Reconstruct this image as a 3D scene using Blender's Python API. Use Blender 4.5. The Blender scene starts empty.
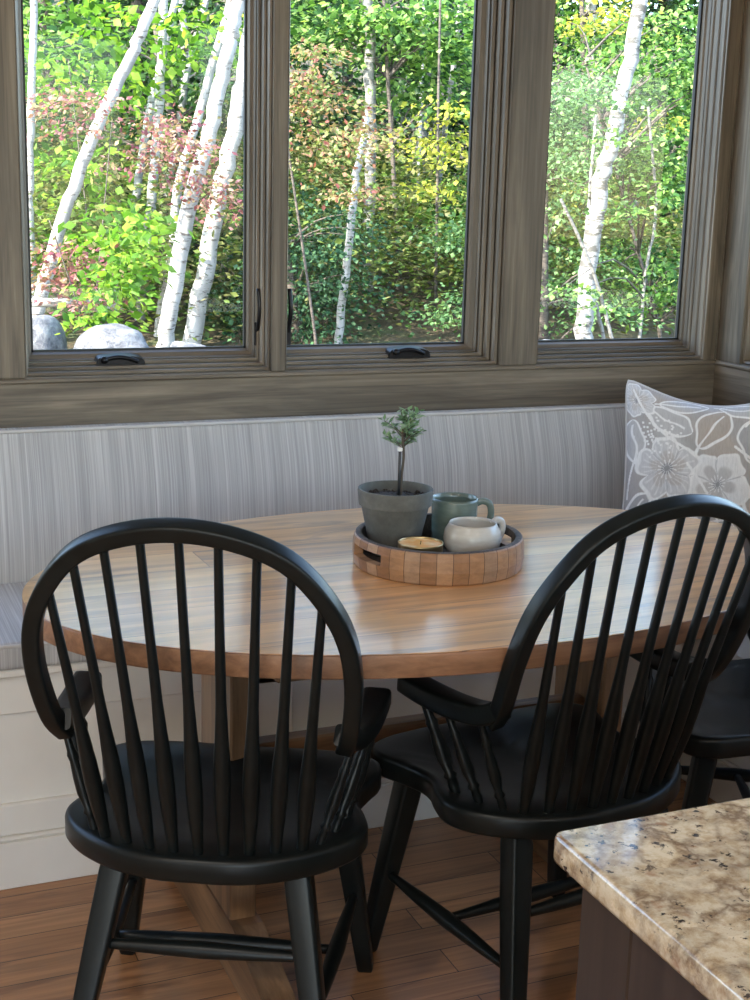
import bpy, math, random
import numpy as np
from mathutils import Vector, Matrix
R = math.radians
sc = bpy.context.scene
COL = sc.collection
rnd = random.Random(7)

# ------------------------------------------------------------------ helpers
class MB:
    """collects polygons of one mesh"""
    def __init__(s): s.v = []; s.f = []; s.sm = []
    def add(s, vs, fs, smooth=True, M=None):
        b = len(s.v)
        for p in vs:
            p = Vector(p)
            s.v.append(tuple(M @ p if M is not None else p))
        for f in fs: s.f.append(tuple(b + i for i in f)); s.sm.append(smooth)
    def box(s, lo, hi, bev=0.0, M=None):
        x0, y0, z0 = lo; x1, y1, z1 = hi
        if bev <= 0:
            vs = [(x0,y0,z0),(x1,y0,z0),(x1,y1,z0),(x0,y1,z0),(x0,y0,z1),(x1,y0,z1),(x1,y1,z1),(x0,y1,z1)]
            s.add(vs, [(0,3,2,1),(4,5,6,7),(0,1,5,4),(1,2,6,5),(2,3,7,6),(3,0,4,7)], False, M); return
        b = min(bev, (x1-x0)/2.01, (y1-y0)/2.01, (z1-z0)/2.01)
        rings = []
        def ring(i, z):
            return [(x0+i,y0+b,z),(x0+b,y0+i,z),(x1-b,y0+i,z),(x1-i,y0+b,z),(x1-i,y1-b,z),(x1-b,y1-i,z),(x0+b,y1-i,z),(x0+i,y1-b,z)]
        vs = ring(b, z0) + ring(0, z0+b) + ring(0, z1-b) + ring(b, z1)
        fs = []
        for k in range(3):
            for i in range(8):
                j = (i+1) % 8
                fs.append((k*8+i, k*8+j, k*8+8+j, k*8+8+i))
        fs.append(tuple(range(7,-1,-1))); fs.append(tuple(range(24,32)))
        s.add(vs, fs, False, M)
    def tube(s, pts, rad, n=10, cap=True, M=None, sq=0.0, up=None):
        """rad: number or list of number / (a,b) ; sq>0 squares the section"""
        pts = [Vector(p) for p in pts]; N = len(pts)
        if not isinstance(rad, (list, tuple)) or (isinstance(rad, tuple)): rad = [rad]*N
        vs = []; prev = None
        for i, p in enumerate(pts):
            t = (pts[min(i+1,N-1)] - pts[max(i-1,0)]).normalized()
            if prev is None:
                u = Vector(up) if up is not None else (Vector((0,0,1)) if abs(t.z) < .9 else Vector((0,1,0)))
            else: u = prev
            if up is not None: u = Vector(up)
            u = (u - t*u.dot(t)).normalized(); prev = u
            w = t.cross(u)
            r = rad[i]; ra, rb = r if isinstance(r, tuple) else (r, r)
            for k in range(n):
                a = 2*math.pi*k/n + (math.pi/n if sq else 0)
                c, d = math.cos(a), math.sin(a)
                if sq:
                    e = 1 - sq*.75
                    c = math.copysign(abs(c)**e, c); d = math.copysign(abs(d)**e, d)
                vs.append(p + w*c*ra + u*d*rb)
        fs = []
        for i in range(N-1):
            for k in range(n):
                j = (k+1) % n
                fs.append((i*n+k, i*n+j, (i+1)*n+j, (i+1)*n+k))
        if cap: fs.append(tuple(range(n-1,-1,-1))); fs.append(tuple(range((N-1)*n, N*n)))
        s.add(vs, fs, True, M)
    def lathe(s, prof, n=32, M=None, closed=False):
        vs = []; fs = []; m = len(prof)
        for r, z in prof:
            for k in range(n):
                a = 2*math.pi*k/n; vs.append((r*math.cos(a), r*math.sin(a), z))
        for i in range(m-1 if not closed else m):
            i2 = (i+1) % m
            for k in range(n):
                j = (k+1) % n; fs.append((i*n+k, i*n+j, i2*n+j, i2*n+k))
        s.add(vs, fs, True, M)
    def prism(s, poly, z0, z1, bev=0.0, M=None, nb=3):
        """poly in xy, ccw; rounded rims by insetting"""
        n = len(poly); P = [Vector((p[0], p[1])) for p in poly]
        nr = []
        for i in range(n):
            t = (P[(i+1)%n] - P[i-1]).normalized(); nr.append(Vector((t.y, -t.x)))
        rings = []
        if bev > 0:
            for k in range(nb+1):
                a = math.pi/2*k/nb; rings.append((bev*(1-math.sin(a)), z0+bev*(1-math.cos(a))))
            for k in range(nb+1):
                a = math.pi/2*k/nb; rings.append((bev*(1-math.cos(a)), z1-bev*(1-math.sin(a))))
        else: rings = [(0, z0), (0, z1)]
        vs = []; fs = []
        for ins, z in rings:
            for i in range(n):
                q = P[i] - nr[i]*ins; vs.append((q.x, q.y, z))
        m = len(rings)
        for k in range(m-1):
            for i in range(n):
                j = (i+1) % n; fs.append((k*n+i, k*n+j, (k+1)*n+j, (k+1)*n+i))
        s.add(vs, fs, bev > 0, M)
        b = len(s.v)
        s.f.append(tuple(range(b-m*n+n-1, b-m*n-1, -1))); s.sm.append(False)
        s.f.append(tuple(range(b-n, b))); s.sm.append(False)
    def build(s, name, mat, parent=None, loc=None, rot=None, auto=None):
        me = bpy.data.meshes.new(name); me.from_pydata(s.v, [], s.f); me.update()
        me.polygons.foreach_set('use_smooth', s.sm)
        if auto is not None: me.set_sharp_from_angle(angle=R(auto))
        me.materials.append(mat)
        o = bpy.data.objects.new(name, me); COL.objects.link(o)
        if parent is not None: o.parent = parent
        if loc is not None: o.location = loc
        if rot is not None: o.rotation_euler = rot
        return o

def tag(o, label=None, cat=None, group=None, kind=None):
    if label: o['label'] = label
    if cat: o['category'] = cat
    if group: o['group'] = group
    if kind: o['kind'] = kind
    return o
def empty(name, loc=(0,0,0), rz=0.0):
    o = bpy.data.objects.new(name, None); COL.objects.link(o); o.empty_display_size = .1
    o.location = loc; o.rotation_euler = (0,0,rz); return o
def struct(mb, name, mat, **k):
    return tag(mb.build(name, mat, **k), kind='structure')
def catmull(pts, per=6, closed=False):
    P = [Vector(p) for p in pts]; n = len(P); out = []
    for i in range(n if closed else n-1):
        if closed: a, b, c, d = P[i-1], P[i], P[(i+1)%n], P[(i+2)%n]
        else: a, b, c, d = P[max(i-1,0)], P[i], P[i+1], P[min(i+2,n-1)]
        for k in range(per):
            t = k/per
            out.append(.5*((2*b) + (c-a)*t + (2*a-5*b+4*c-d)*t*t + (3*b-a-3*c+d)*t**3))
    if not closed: out.append(P[-1])
    return out

# ------------------------------------------------------------------ materials
def mat(name):
    m = bpy.data.materials.new(name); m.use_nodes = True
    nt = m.node_tree; b = nt.nodes['Principled BSDF']; return m, nt, b
def N(nt, t, **k):
    n = nt.nodes.new(t)
    for a, v in k.items():
        if a == 'inp':
            for kk, vv in v.items(): n.inputs[kk].default_value = vv
        else: setattr(n, a, v)
    return n
def ramp(nt, fac, stops, interp='LINEAR'):
    r = nt.nodes.new('ShaderNodeValToRGB'); r.color_ramp.interpolation = interp
    e = r.color_ramp.elements
    while len(e) < len(stops): e.new(.5)
    for i, (p, c) in enumerate(stops): e[i].position = p; e[i].color = (c[0], c[1], c[2], 1)
    nt.links.new(fac, r.inputs['Fac']); return r
def coords(nt, scale, kind='Object'):
    tc = nt.nodes.new('ShaderNodeTexCoord'); mp = nt.nodes.new('ShaderNodeMapping')
    mp.inputs['Scale'].default_value = scale; nt.links.new(tc.outputs[kind], mp.inputs['Vector']); return mp.outputs[0]
def noise(nt, vec, scale=1, detail=6, rough=.6, dist=0):
    n = N(nt, 'ShaderNodeTexNoise', inp={'Scale': scale, 'Detail': detail, 'Roughness': rough, 'Distortion': dist})
    nt.links.new(vec, n.inputs['Vector']); return n.outputs['Fac']
def bump(nt, b, h, strength=.3, dist=.002):
    n = N(nt, 'ShaderNodeBump', inp={'Strength': strength, 'Distance': dist}); nt.links.new(h, n.inputs['Height'])
    nt.links.new(n.outputs[0], b.inputs['Normal'])
def mix(nt, fac, a, b, mode='MIX'):
    m = N(nt, 'ShaderNodeMix', data_type='RGBA', blend_type=mode)
    if isinstance(fac, (int, float)): m.inputs[0].default_value = fac
    else: nt.links.new(fac, m.inputs[0])
    for s, v in ((6, a), (7, b)):
        if isinstance(v, tuple): m.inputs[s].default_value = (*v, 1)
        else: nt.links.new(v, m.inputs[s])
    return m.outputs[2]
def plain(name, col, rough=.5, metal=0, spec=.5, coat=0):
    m, nt, b = mat(name); b.inputs['Base Color'].default_value = (*col, 1)
    b.inputs['Roughness'].default_value = rough; b.inputs['Metallic'].default_value = metal
    b.inputs['Specular IOR Level'].default_value = spec; b.inputs['Coat Weight'].default_value = coat
    return m
def grain(name, cols, axis, rough=.45, fine=60, along=2.0, knots=True, bstr=.15):
    """wood grain running along an axis"""
    m, nt, b = mat(name)
    s = [fine]*3; s['xyz'.index(axis)] = along
    f1 = noise(nt, coords(nt, s), 1, 8, .65, .6)
    s2 = [9]*3; s2['xyz'.index(axis)] = 1.1
    f2 = noise(nt, coords(nt, s2), 1, 4, .55, 1.5)
    r = ramp(nt, f1, [(.3, cols[0]), (.5, cols[1]), (.72, cols[2])])
    r2 = ramp(nt, f2, [(.35, (.62,.60,.58)), (.6, (1.15,1.12,1.08))])
    c = mix(nt, 1.0, r.outputs[0], r2.outputs[0], 'MULTIPLY')
    nt.links.new(c, b.inputs['Base Color']); b.inputs['Roughness'].default_value = rough
    bump(nt, b, f1, bstr, .001); return m

TRIM = [(.085,.069,.050), (.150,.124,.093), (.235,.198,.152)]
M_trim = {a: grain('stained_trim_'+a, TRIM, a, .42, 70, 2.2) for a in 'xyz'}
M_sash = {a: grain('sash_wood_'+a, [(.075,.060,.045),(.12,.098,.074),(.175,.146,.113)], a, .4, 90, 2.2) for a in 'xyz'}

def planks(name, width, length, cols, rough, coat, streak, seam=(.02,.01,.005), fine=55, var=.35, seamw=.012):
    """boards along X, width in Y"""
    m, nt, b = mat(name)
    tc = nt.nodes.new('ShaderNodeTexCoord'); sx = nt.nodes.new('ShaderNodeSeparateXYZ'); nt.links.new(tc.outputs['Object'], sx.inputs[0])
    def M(op, a, c=None, d=None):
        n = N(nt, 'ShaderNodeMath', operation=op)
        for i, v in enumerate((a, c, d)):
            if v is None: continue
            if isinstance(v, (int, float)): n.inputs[i].default_value = v
            else: nt.links.new(v, n.inputs[i])
        return n.outputs[0]
    yr = M('DIVIDE', sx.outputs[1], width); row = M('FLOOR', yr); fy = M('FRACT', yr)
    wn = N(nt, 'ShaderNodeTexWhiteNoise', noise_dimensions='1D'); nt.links.new(row, wn.inputs['W'])
    xr = M('ADD', M('DIVIDE', sx.outputs[0], length), M('MULTIPLY', wn.outputs['Value'], 7.3)); cx = M('FLOOR', xr); fx = M('FRACT', xr)
    cb = nt.nodes.new('ShaderNodeCombineXYZ'); nt.links.new(row, cb.inputs[0]); nt.links.new(cx, cb.inputs[1])
    w2 = N(nt, 'ShaderNodeTexWhiteNoise', noise_dimensions='3D'); nt.links.new(cb.outputs[0], w2.inputs['Vector'])
    # offset grain per board
    va = N(nt, 'ShaderNodeVectorMath', operation='MULTIPLY_ADD'); nt.links.new(w2.outputs['Color'], va.inputs[0])
    va.inputs[1].default_value = (9,9,9); nt.links.new(tc.outputs['Object'], va.inputs[2])
    mp = nt.nodes.new('ShaderNodeMapping'); mp.inputs['Scale'].default_value = (1.6, fine, fine); nt.links.new(va.outputs[0], mp.inputs[0])
    g = noise(nt, mp.outputs[0], 1, 8, .62, .8)
    mp2 = nt.nodes.new('ShaderNodeMapping'); mp2.inputs['Scale'].default_value = (1.3, 11, 11); nt.links.new(va.outputs[0], mp2.inputs[0])
    g2 = noise(nt, mp2.outputs[0], 1, 4, .6, 1.8)
    base = ramp(nt, w2.outputs['Value'], [(i/(len(cols)-1), c) for i, c in enumerate(cols)])
    gr = ramp(nt, g, [(.3, (1-var,)*3), (.65, (1.12,)*3)])
    c = mix(nt, 1.0, base.outputs[0], gr.outputs[0], 'MULTIPLY')
    sr = ramp(nt, g2, [(.0, (1,)*3), (.55, (0,)*3)]) if streak is None else ramp(nt, g2, [(.54, (0,)*3), (.68, (.85,)*3)])
    if streak: c = mix(nt, sr.outputs[0], c, streak)
    e = M('MINIMUM', fy, M('SUBTRACT', 1, fy)); e2 = M('MULTIPLY', M('MINIMUM', fx, M('SUBTRACT', 1, fx)), length/width)
    ed = M('LESS_THAN', M('MINIMUM', e, e2), seamw)
    c = mix(nt, ed, c, seam)
    nt.links.new(c, b.inputs['Base Color']); b.inputs['Roughness'].default_value = rough
    b.inputs['Coat Weight'].default_value = coat; b.inputs['Coat Roughness'].default_value = .16
    bump(nt, b, g, .08, .001)
    return m
M_floor = planks('oak_floor', .083, .9, [(.33,.15,.06),(.45,.215,.09),(.38,.18,.075),(.52,.27,.125)], .30, .3, (.18,.075,.032))
M_table = planks('reclaimed_tabletop', .118, 5.0, [(.74,.36,.12),(.58,.22,.065),(.80,.50,.23),(.68,.30,.095),(.76,.44,.18)], .30, 1.0, (.24,.15,.10), seam=(.24,.11,.045), fine=26, var=.42, seamw=.008)
M_table.node_tree.nodes['Principled BSDF'].inputs['Coat IOR'].default_value = 1.75
M_tedge = grain('table_edge', [(.17,.085,.045),(.26,.13,.068),(.34,.18,.095)], 'x', .38, 60, 3)
M_tleg = {a: grain('table_base_oak_'+a, [(.16,.085,.04),(.24,.135,.068),(.31,.18,.095)], a, .45, 60, 3) for a in 'xyz'}

def m_fabric(name, scale, ca, cb, cc):
    m, nt, b = mat(name)
    v = coords(nt, scale)
    f = noise(nt, v, 1, 5, .75, .1)
    v2 = coords(nt, tuple(s*.2 if s > 10 else s for s in scale))
    f2 = noise(nt, v2, 1, 3, .6, .1)
    r = ramp(nt, f, [(.32, ca), (.5, cb), (.66, cc)])
    r2 = ramp(nt, f2, [(.35, (.88,.88,.89)), (.65, (1.08,1.08,1.08))])
    c = mix(nt, 1.0, r.outputs[0], r2.outputs[0], 'MULTIPLY')
    nt.links.new(c, b.inputs['Base Color']); b.inputs['Roughness'].default_value = .85
    b.inputs['Sheen Weight'].default_value = .15
    w = noise(nt, coords(nt, (900,900,900)), 1, 2, .5)
    bump(nt, b, w, .25, .0006); return m
FA = ((.31,.30,.295),(.43,.42,.412),(.57,.56,.55))
M_fab_back = m_fabric('striped_upholstery_back', (230,0,1.3), *FA)
M_fab_back_r = m_fabric('striped_upholstery_back_side', (0,230,1.3), *FA)
M_fab_seat = m_fabric('striped_upholstery_seat', (230,1.5,1.5), *FA)
M_fab_seat_r = m_fabric('striped_upholstery_seat_side', (1.5,230,1.5), *FA)
M_welt = plain('welt_cord', (.52,.50,.48), .85)

def m_paint():
    m, nt, b = mat('white_painted_panel')
    f = noise(nt, coords(nt, (6,6,6)), 1, 3, .5)
    r = ramp(nt, f, [(.3, (.70,.66,.60)), (.7, (.76,.72,.66))])
    nt.links.new(r.outputs[0], b.inputs['Base Color']); b.inputs['Roughness'].default_value = .38; return m
M_paint = m_paint()
def m_wall():
    m, nt, b = mat('wall_paint')
    f = noise(nt, coords(nt, (40,40,40)), 1, 3, .5)
    r = ramp(nt, f, [(.3, (.66,.62,.56)), (.7, (.69,.65,.59))])
    nt.links.new(r.outputs[0], b.inputs['Base Color']); b.inputs['Roughness'].default_value = .7
    bump(nt, b, f, .1, .001); return m
M_wall = m_wall()
def m_black():
    m, nt, b = mat('black_painted_wood')
    f = noise(nt, coords(nt, (30,30,30)), 1, 4, .6)
    r = ramp(nt, f, [(.3, (.0045,.0062,.0062)), (.75, (.0085,.0108,.0105))])
    nt.links.new(r.outputs[0], b.inputs['Base Color'])
    b.inputs['Roughness'].default_value = .34; b.inputs['Specular IOR Level'].default_value = .27
    bump(nt, b, noise(nt, coords(nt, (90,90,12)), 1, 4, .6), .05, .001)
    return m
M_black = m_black()
def m_granite():
    m, nt, b = mat('granite')
    v = coords(nt, (1,1,1))
    n0 = N(nt, 'ShaderNodeTexNoise', inp={'Scale': 26, 'Detail': 5, 'Roughness': .65}); nt.links.new(v, n0.inputs['Vector'])
    va = N(nt, 'ShaderNodeVectorMath', operation='MULTIPLY_ADD'); nt.links.new(n0.outputs['Color'], va.inputs[0]); va.inputs[1].default_value = (.055,.055,.055); nt.links.new(v, va.inputs[2])
    ve = N(nt, 'ShaderNodeTexVoronoi', feature='DISTANCE_TO_EDGE', inp={'Scale': 30}); nt.links.new(va.outputs[0], ve.inputs['Vector'])
    vo = N(nt, 'ShaderNodeTexVoronoi', feature='F1', inp={'Scale': 30}); nt.links.new(va.outputs[0], vo.inputs['Vector'])
    n1 = noise(nt, v, 55, 8, .72, .2)
    c1 = ramp(nt, n1, [(.32,(.36,.25,.15)),(.45,(.56,.44,.29)),(.56,(.68,.58,.43)),(.7,(.60,.49,.34))])
    vr = ramp(nt, ve.outputs['Distance'], [(0,(.85,)*3),(.10,(.45,)*3),(.22,(0,)*3)])
    n5 = noise(nt, v, 16, 4, .6, .2); m5 = ramp(nt, n5, [(.40,(0,)*3),(.58,(1,)*3)])
    c = mix(nt, mix(nt, 1.0, vr.outputs[0], m5.outputs[0], 'MULTIPLY'), c1.outputs[0], (.17,.105,.065))
    n2 = noise(nt, v, 75, 5, .7, .2); d = ramp(nt, n2, [(.575,(0,0,0)),(.61,(1,1,1))])
    n3 = noise(nt, v, 13, 3, .5, 0); d3 = ramp(nt, n3, [(.43,(0,)*3),(.52,(1,)*3)])
    c = mix(nt, mix(nt, 1.0, d.outputs[0], d3.outputs[0], 'MULTIPLY'), c, (.06,.05,.048))
    n6 = noise(nt, v, 28, 4, .6, 0); m6 = ramp(nt, n6, [(.60,(0,)*3),(.68,(.7,)*3)])
    c = mix(nt, m6.outputs[0], c, (.33,.17,.085))
    r4 = ramp(nt, vo.outputs['Color'], [(.2,(.84,.83,.82)),(.8,(1.08,1.07,1.05))])
    c = mix(nt, 1.0, c, r4.outputs[0], 'MULTIPLY')
    nt.links.new(c, b.inputs['Base Color']); b.inputs['Roughness'].default_value = .07
    b.inputs['IOR'].default_value = 1.7
    return m
M_granite = m_granite()
M_cab = grain('dark_cabinet', [(.020,.012,.009),(.028,.018,.013),(.038,.025,.019)], 'z', .35, 50, 2, bstr=.05)
M_bronze = plain('dark_bronze', (.022,.022,.025), .3, .8)
M_gasket = plain('black_gasket', (.012,.014,.016), .5)

def m_glass():
    m = bpy.data.materials.new('window_glass'); m.use_nodes = True; nt = m.node_tree; nt.nodes.clear()
    o = nt.nodes.new('ShaderNodeOutputMaterial'); t = N(nt, 'ShaderNodeBsdfTransparent'); t.inputs[0].default_value = (.95,.97,.96,1)
    g = N(nt, 'ShaderNodeBsdfGlossy'); g.inputs['Roughness'].default_value = .01
    f = N(nt, 'ShaderNodeFresnel'); f.inputs[0].default_value = 1.35
    mx = nt.nodes.new('ShaderNodeMixShader')
    nt.links.new(f.outputs[0], mx.inputs[0]); nt.links.new(t.outputs[0], mx.inputs[1]); nt.links.new(g.outputs[0], mx.inputs[2]); nt.links.new(mx.outputs[0], o.inputs[0])
    return m
M_glass = m_glass()

# ------------------------------------------------------------------ camera
F_PX = 1350.0
CAM_C = Vector((0, 0, 1.45)); PITCH, ROLL, YAW = R(12.7), R(1.5), R(-23)
fw = Vector((-math.sin(YAW)*math.cos(PITCH), math.cos(YAW)*math.cos(PITCH), -math.sin(PITCH)))
rt = Vector((math.cos(YAW), math.sin(YAW), 0)); up = rt.cross(fw)
rr = rt*math.cos(ROLL) + up*math.sin(ROLL); uu = -rt*math.sin(ROLL) + up*math.cos(ROLL)
cd = bpy.data.cameras.new('camera'); cam = bpy.data.objects.new('camera', cd); COL.objects.link(cam)
cam.matrix_world = Matrix(((rr.x, uu.x, -fw.x, CAM_C.x), (rr.y, uu.y, -fw.y, CAM_C.y), (rr.z, uu.z, -fw.z, CAM_C.z), (0,0,0,1)))
cd.sensor_fit = 'VERTICAL'; cd.sensor_height = 24.0; cd.lens = 24.0*F_PX/1000.0; cd.clip_start = .05; cd.clip_end = 400
sc.camera = cam
def ray(u, v): return rr*((u-375)/F_PX) - uu*((v-500)/F_PX) + fw
def ony(u, v, y): d = ray(u, v); return CAM_C + d*((y-CAM_C.y)/d.y)
def onz(u, v, z): d = ray(u, v); return CAM_C + d*((z-CAM_C.z)/d.z)

# ------------------------------------------------------------------ the room
YW, XW = 3.25, 2.45          # faces of the window trim on the two walls
XL, YB, ZC = -3.2, -3.4, 2.95
ZT = 2.55
b = MB(); b.box((XL-.1, YB-.1, -.08), (XW+.3, YW+.25, 0)); struct(b, 'floor', M_floor)
b = MB(); b.box((XL-.1, YB-.1, ZC), (XW+.3, YW+.25, ZC+.1)); struct(b, 'ceiling', M_wall)
def wall(name, axis, c0, c1, lo, hi, z0, z1, holes, m):
    """slab between c0..c1 on its thin axis, with rectangular holes (a0,a1,z0,z1)"""
    b = MB(); cuts = sorted({lo, hi} | {h[0] for h in holes} | {h[1] for h in holes})
    for a, e in zip(cuts[:-1], cuts[1:]):
        hs = sorted([h for h in holes if h[0] <= a+1e-6 and h[1] >= e-1e-6], key=lambda h: h[2])
        z = z0
        for h in hs + [None]:
            t = h[2] if h else z1
            if t > z + 1e-6:
                if axis == 'y': b.box((a, c0, z), (e, c1, t))
                else: b.box((c0, a, z), (c1, e, t))
            if h: z = h[3]
    return struct(b, name, m)
# openings measured at the trim face (x0,x1) with the glass rectangle inside
WIN = [(.474, 1.085, .503, 1.047), (1.123, 1.738, 1.152, 1.677), (1.853, 2.405, 1.885, 2.384)]
ZS = 1.007; ZG = 1.057
front_holes = [(w[0]-.004, w[1]+.004, ZS-.004, ZT+.004) for w in WIN] + [(-1.35, -.0, ZS, ZT), (-2.9, -1.5, ZS, ZT)]
wall('wall_front', 'y', YW+.012, YW+.128, XL, XW+.2, 0, ZC, front_holes, M_wall)
right_holes = [(1.55, 3.145, ZS-.004, 2.87), (-2.6, -.4, 1.0, 2.5)]
wall('wall_right', 'x', XW+.012, XW+.128, YB, YW+.012, 0, ZC, right_holes, M_wall)
wall('wall_left', 'x', XL-.1, XL, YB, YW+.012, 0, ZC, [], M_wall)
wall('wall_back', 'y', YB-.1, YB, XL, XW+.012, 0, ZC, [(-2.8, -.4, .3, 2.5), (.1, 2.2, .9, 2.5)], M_wall)

def frame_mesh(prof, ring_fn, name, m, parent):
    """sweep a profile [(t,depth)] round a rectangle; ring_fn(t)->(a0,a1,z0,z1)"""
    pass
PROF_SASH = [(0, .12), (0, .098), (.10, .088), (.30, .084), (.34, .070), (.36, .070)]
PROF_STOP = [(.36, .078), (.41, .078), (.42, .060), (.54, .056), (.57, .064), (.60, .064), (.61, .036), (.72, .032), (.75, .040), (.78, .040), (.79, .012), (.90, .008), (.93, .016), (.96, .016), (.97, .0), (1, 0)]
def window(idx, orient, o, g, zo, zg, bars=()):
    """o=(a0,a1) opening at trim face, g=(a0,a1) glass, zo/zg likewise in z. orient 'y' (front) or 'x' (right)"""
    w = tag(empty('window_%d' % idx), kind='structure')
    def P(a, d, z): return (a, YW+d, z) if orient == 'y' else (XW+d, a, z)
    def rect(t): return (g[0]+(o[0]-g[0])*t, g[1]+(o[1]-g[1])*t, zg[0]+(zo[0]-zg[0])*t, zg[1]+(zo[1]-zg[1])*t)
    for nm, prof, ms in (('sash', PROF_SASH, M_sash), ('frame', PROF_STOP, M_trim)):
        for vert in (0, 1):   # the two horizontal rails, then the two stiles (grain follows)
            b = MB()
            for side in (0, 1):
                vs = []
                for t, d in prof:
                    a0, a1, z0, z1 = rect(t)
                    if vert: vs += [P((a0, a1)[side], d, z0), P((a0, a1)[side], d, z1)]
                    else: vs += [P(a0, d, (z0, z1)[side]), P(a1, d, (z0, z1)[side])]
                b.add(vs, [(2*i, 2*i+1, 2*i+3, 2*i+2) for i in range(len(prof)-1)], False)
            ax = 'z' if vert else ('x' if orient == 'y' else 'y')
            b.build({0: nm+'_rail', 1: nm+'_stile'}[vert], ms[ax], w)
    b = MB(); a0, a1 = g; z0, z1 = zg
    b.add([P(a0-.002, .112, z0-.002), P(a1+.002, .112, z0-.002), P(a1+.002, .112, z1+.002), P(a0-.002, .112, z1+.002)], [(0,1,2,3)], False)
    b.build('glass_pane', M_glass, w)
    # dark gasket round the pane
    b = MB(); e = .005
    for (p0, p1, q0, q1) in ((a0, a0+e, z0, z1), (a1-e, a1, z0, z1), (a0, a1, z0, z0+e), (a0, a1, z1-e, z1)):
        A, B_ = P(p0, .100, q0), P(p1, .110, q1)
        b.box(tuple(min(x, y) for x, y in zip(A, B_)), tuple(max(x, y) for x, y in zip(A, B_)))
    b.build('gasket', M_gasket, w)
    return w
def crank(w, x, z):
    """folded casement operator on the bottom rail"""
    b = MB(); prof = catmull([(-.062,0,0),(-.060,0,.018),(-.05,0,.027),(-.015,0,.030),(.02,0,.030),(.048,0,.025),(.060,0,.016),(.062,0,0)], 4)
    vs = [(p.x, 0, p.z) for p in prof] + [(p.x*.97, -.026, p.z*.86) for p in prof]
    n = len(prof)
    b.add(vs, [(i, i+1, n+i+1, n+i) for i in range(n-1)] + [tuple(range(n, 2*n)), tuple(range(n-1, -1, -1))], True)
    o = b.build('crank_handle', M_bronze, w, loc=(x, YW+.078, z), auto=40)
    b = MB(); b.tube(catmull([(-.040,-.028,.018),(-.01,-.031,.024),(.02,-.031,.020),(.042,-.029,.011)], 4), [.0055]*13, 8); b.tube([(-.042,-.020,.017),(-.042,-.036,.017)], .009, 10)
    b.build('folding_lever', M_bronze, o)
def lock(w, x, z):
    b = MB(); b.tube(catmull([(0,0,0),(.001,-.012,.03),(.002,-.018,.07),(.0,-.010,.115)], 4), [(.006,.005)]*13, 8); b.box((-.008,-.006,-.03),(.008,.0,.03),.002)
    b.build('sash_lock', M_bronze, w, loc=(x, YW+.066, z))
ws = []
for i, (o0, o1, g0, g1) in enumerate(WIN):
    w = window(i+1, 'y', (o0, o1), (g0, g1), (ZS, ZT), (ZG, ZT-.05)); ws.append(w)
crank(ws[0], .712, ZG-.034); crank(ws[1], 1.492, ZG-.030)
lock(ws[0], 1.066, ZG+.04); lock(ws[1], 1.150, ZG+.04)
window(4, 'y', (-1.35, 0), (-1.30, -.05), (ZS, ZT), (ZG, ZT-.05))
window(5, 'x', (1.55, 3.14), (1.60, 3.105), (ZS, 2.58), (ZG, 2.555))
window(6, 'x', (1.55, 3.14), (1.60, 3.105), (2.62, 2.87), (2.645, 2.84))

# flat trim boards between and round the windows (all at the trim face)
def trim(n, lo, hi, ax, bev=.0015):
    b = MB(); b.box(lo, hi, bev); return struct(b, 'trim_%d' % n, M_trim[ax])
trim(1, (.0, YW, ZS), (.474, YW+.02, ZT), 'z')
trim(2, (1.085, YW+.001, ZS), (1.123, YW+.02, ZT), 'z')
trim(3, (1.738, YW, ZS), (1.853, YW+.02, ZT), 'z')
trim(4, (2.405, YW, ZS), (XW, YW+.02, ZT), 'z')
trim(5, (-1.5, YW-.002, .84), (XW, YW+.02, ZS-.012), 'x')            # apron board
b = MB(); b.box((-1.5, YW-.010, ZS-.012), (XW, YW+.02, ZS), .003); struct(b, 'trim_6', M_trim['x'])   # stool nosing
trim(7, (-1.5, YW-.002, ZT), (XW, YW+.02, ZT+.12), 'x')
trim(8, (XW, 3.14, ZS), (XW+.02, YW, 2.90), 'z')
trim(9, (XW-.002, .6, .84), (XW+.02, YW, ZS-.012), 'y')
b = MB(); b.box((XW-.010, .6, ZS-.012), (XW+.02, YW-.01, ZS), .003); struct(b, 'trim_10', M_trim['y'])
trim(11, (XW, 1.40, ZS), (XW+.02, 1.55, 2.90), 'z')
trim(12, (XW, 1.55, 2.58), (XW+.02, 3.14, 2.62), 'y')
trim(13, (XW, 1.40, 2.87), (XW+.02, 3.14, 2.94), 'y')
trim(14, (-1.5, YW, ZS), (-1.35, YW+.02, ZT), 'z')

# ------------------------------------------------------------------ banquette
YF = 2.70   # face of the long bench base
XF = 2.03   # face of the short bench base
YE = 2.33   # end of the short bench
bench = tag(empty('banquette_bench', (1.0, YF, 0)), 'white panelled banquette bench base running under the windows and round the corner', 'bench')
def bpart(mb, name, m, **k):
    for i, v in enumerate(mb.v): mb.v[i] = (v[0]-1.0, v[1]-YF, v[2])
    return mb.build(name, m, bench, **k)
b = MB()
b.box((-1.6, YF+.012, 0), (XF+.012, 3.24, .47)); b.box((XF+.012, YE, 0), (XW-.02, 3.24, .47))
bpart(b, 'carcass', M_paint)
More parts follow.
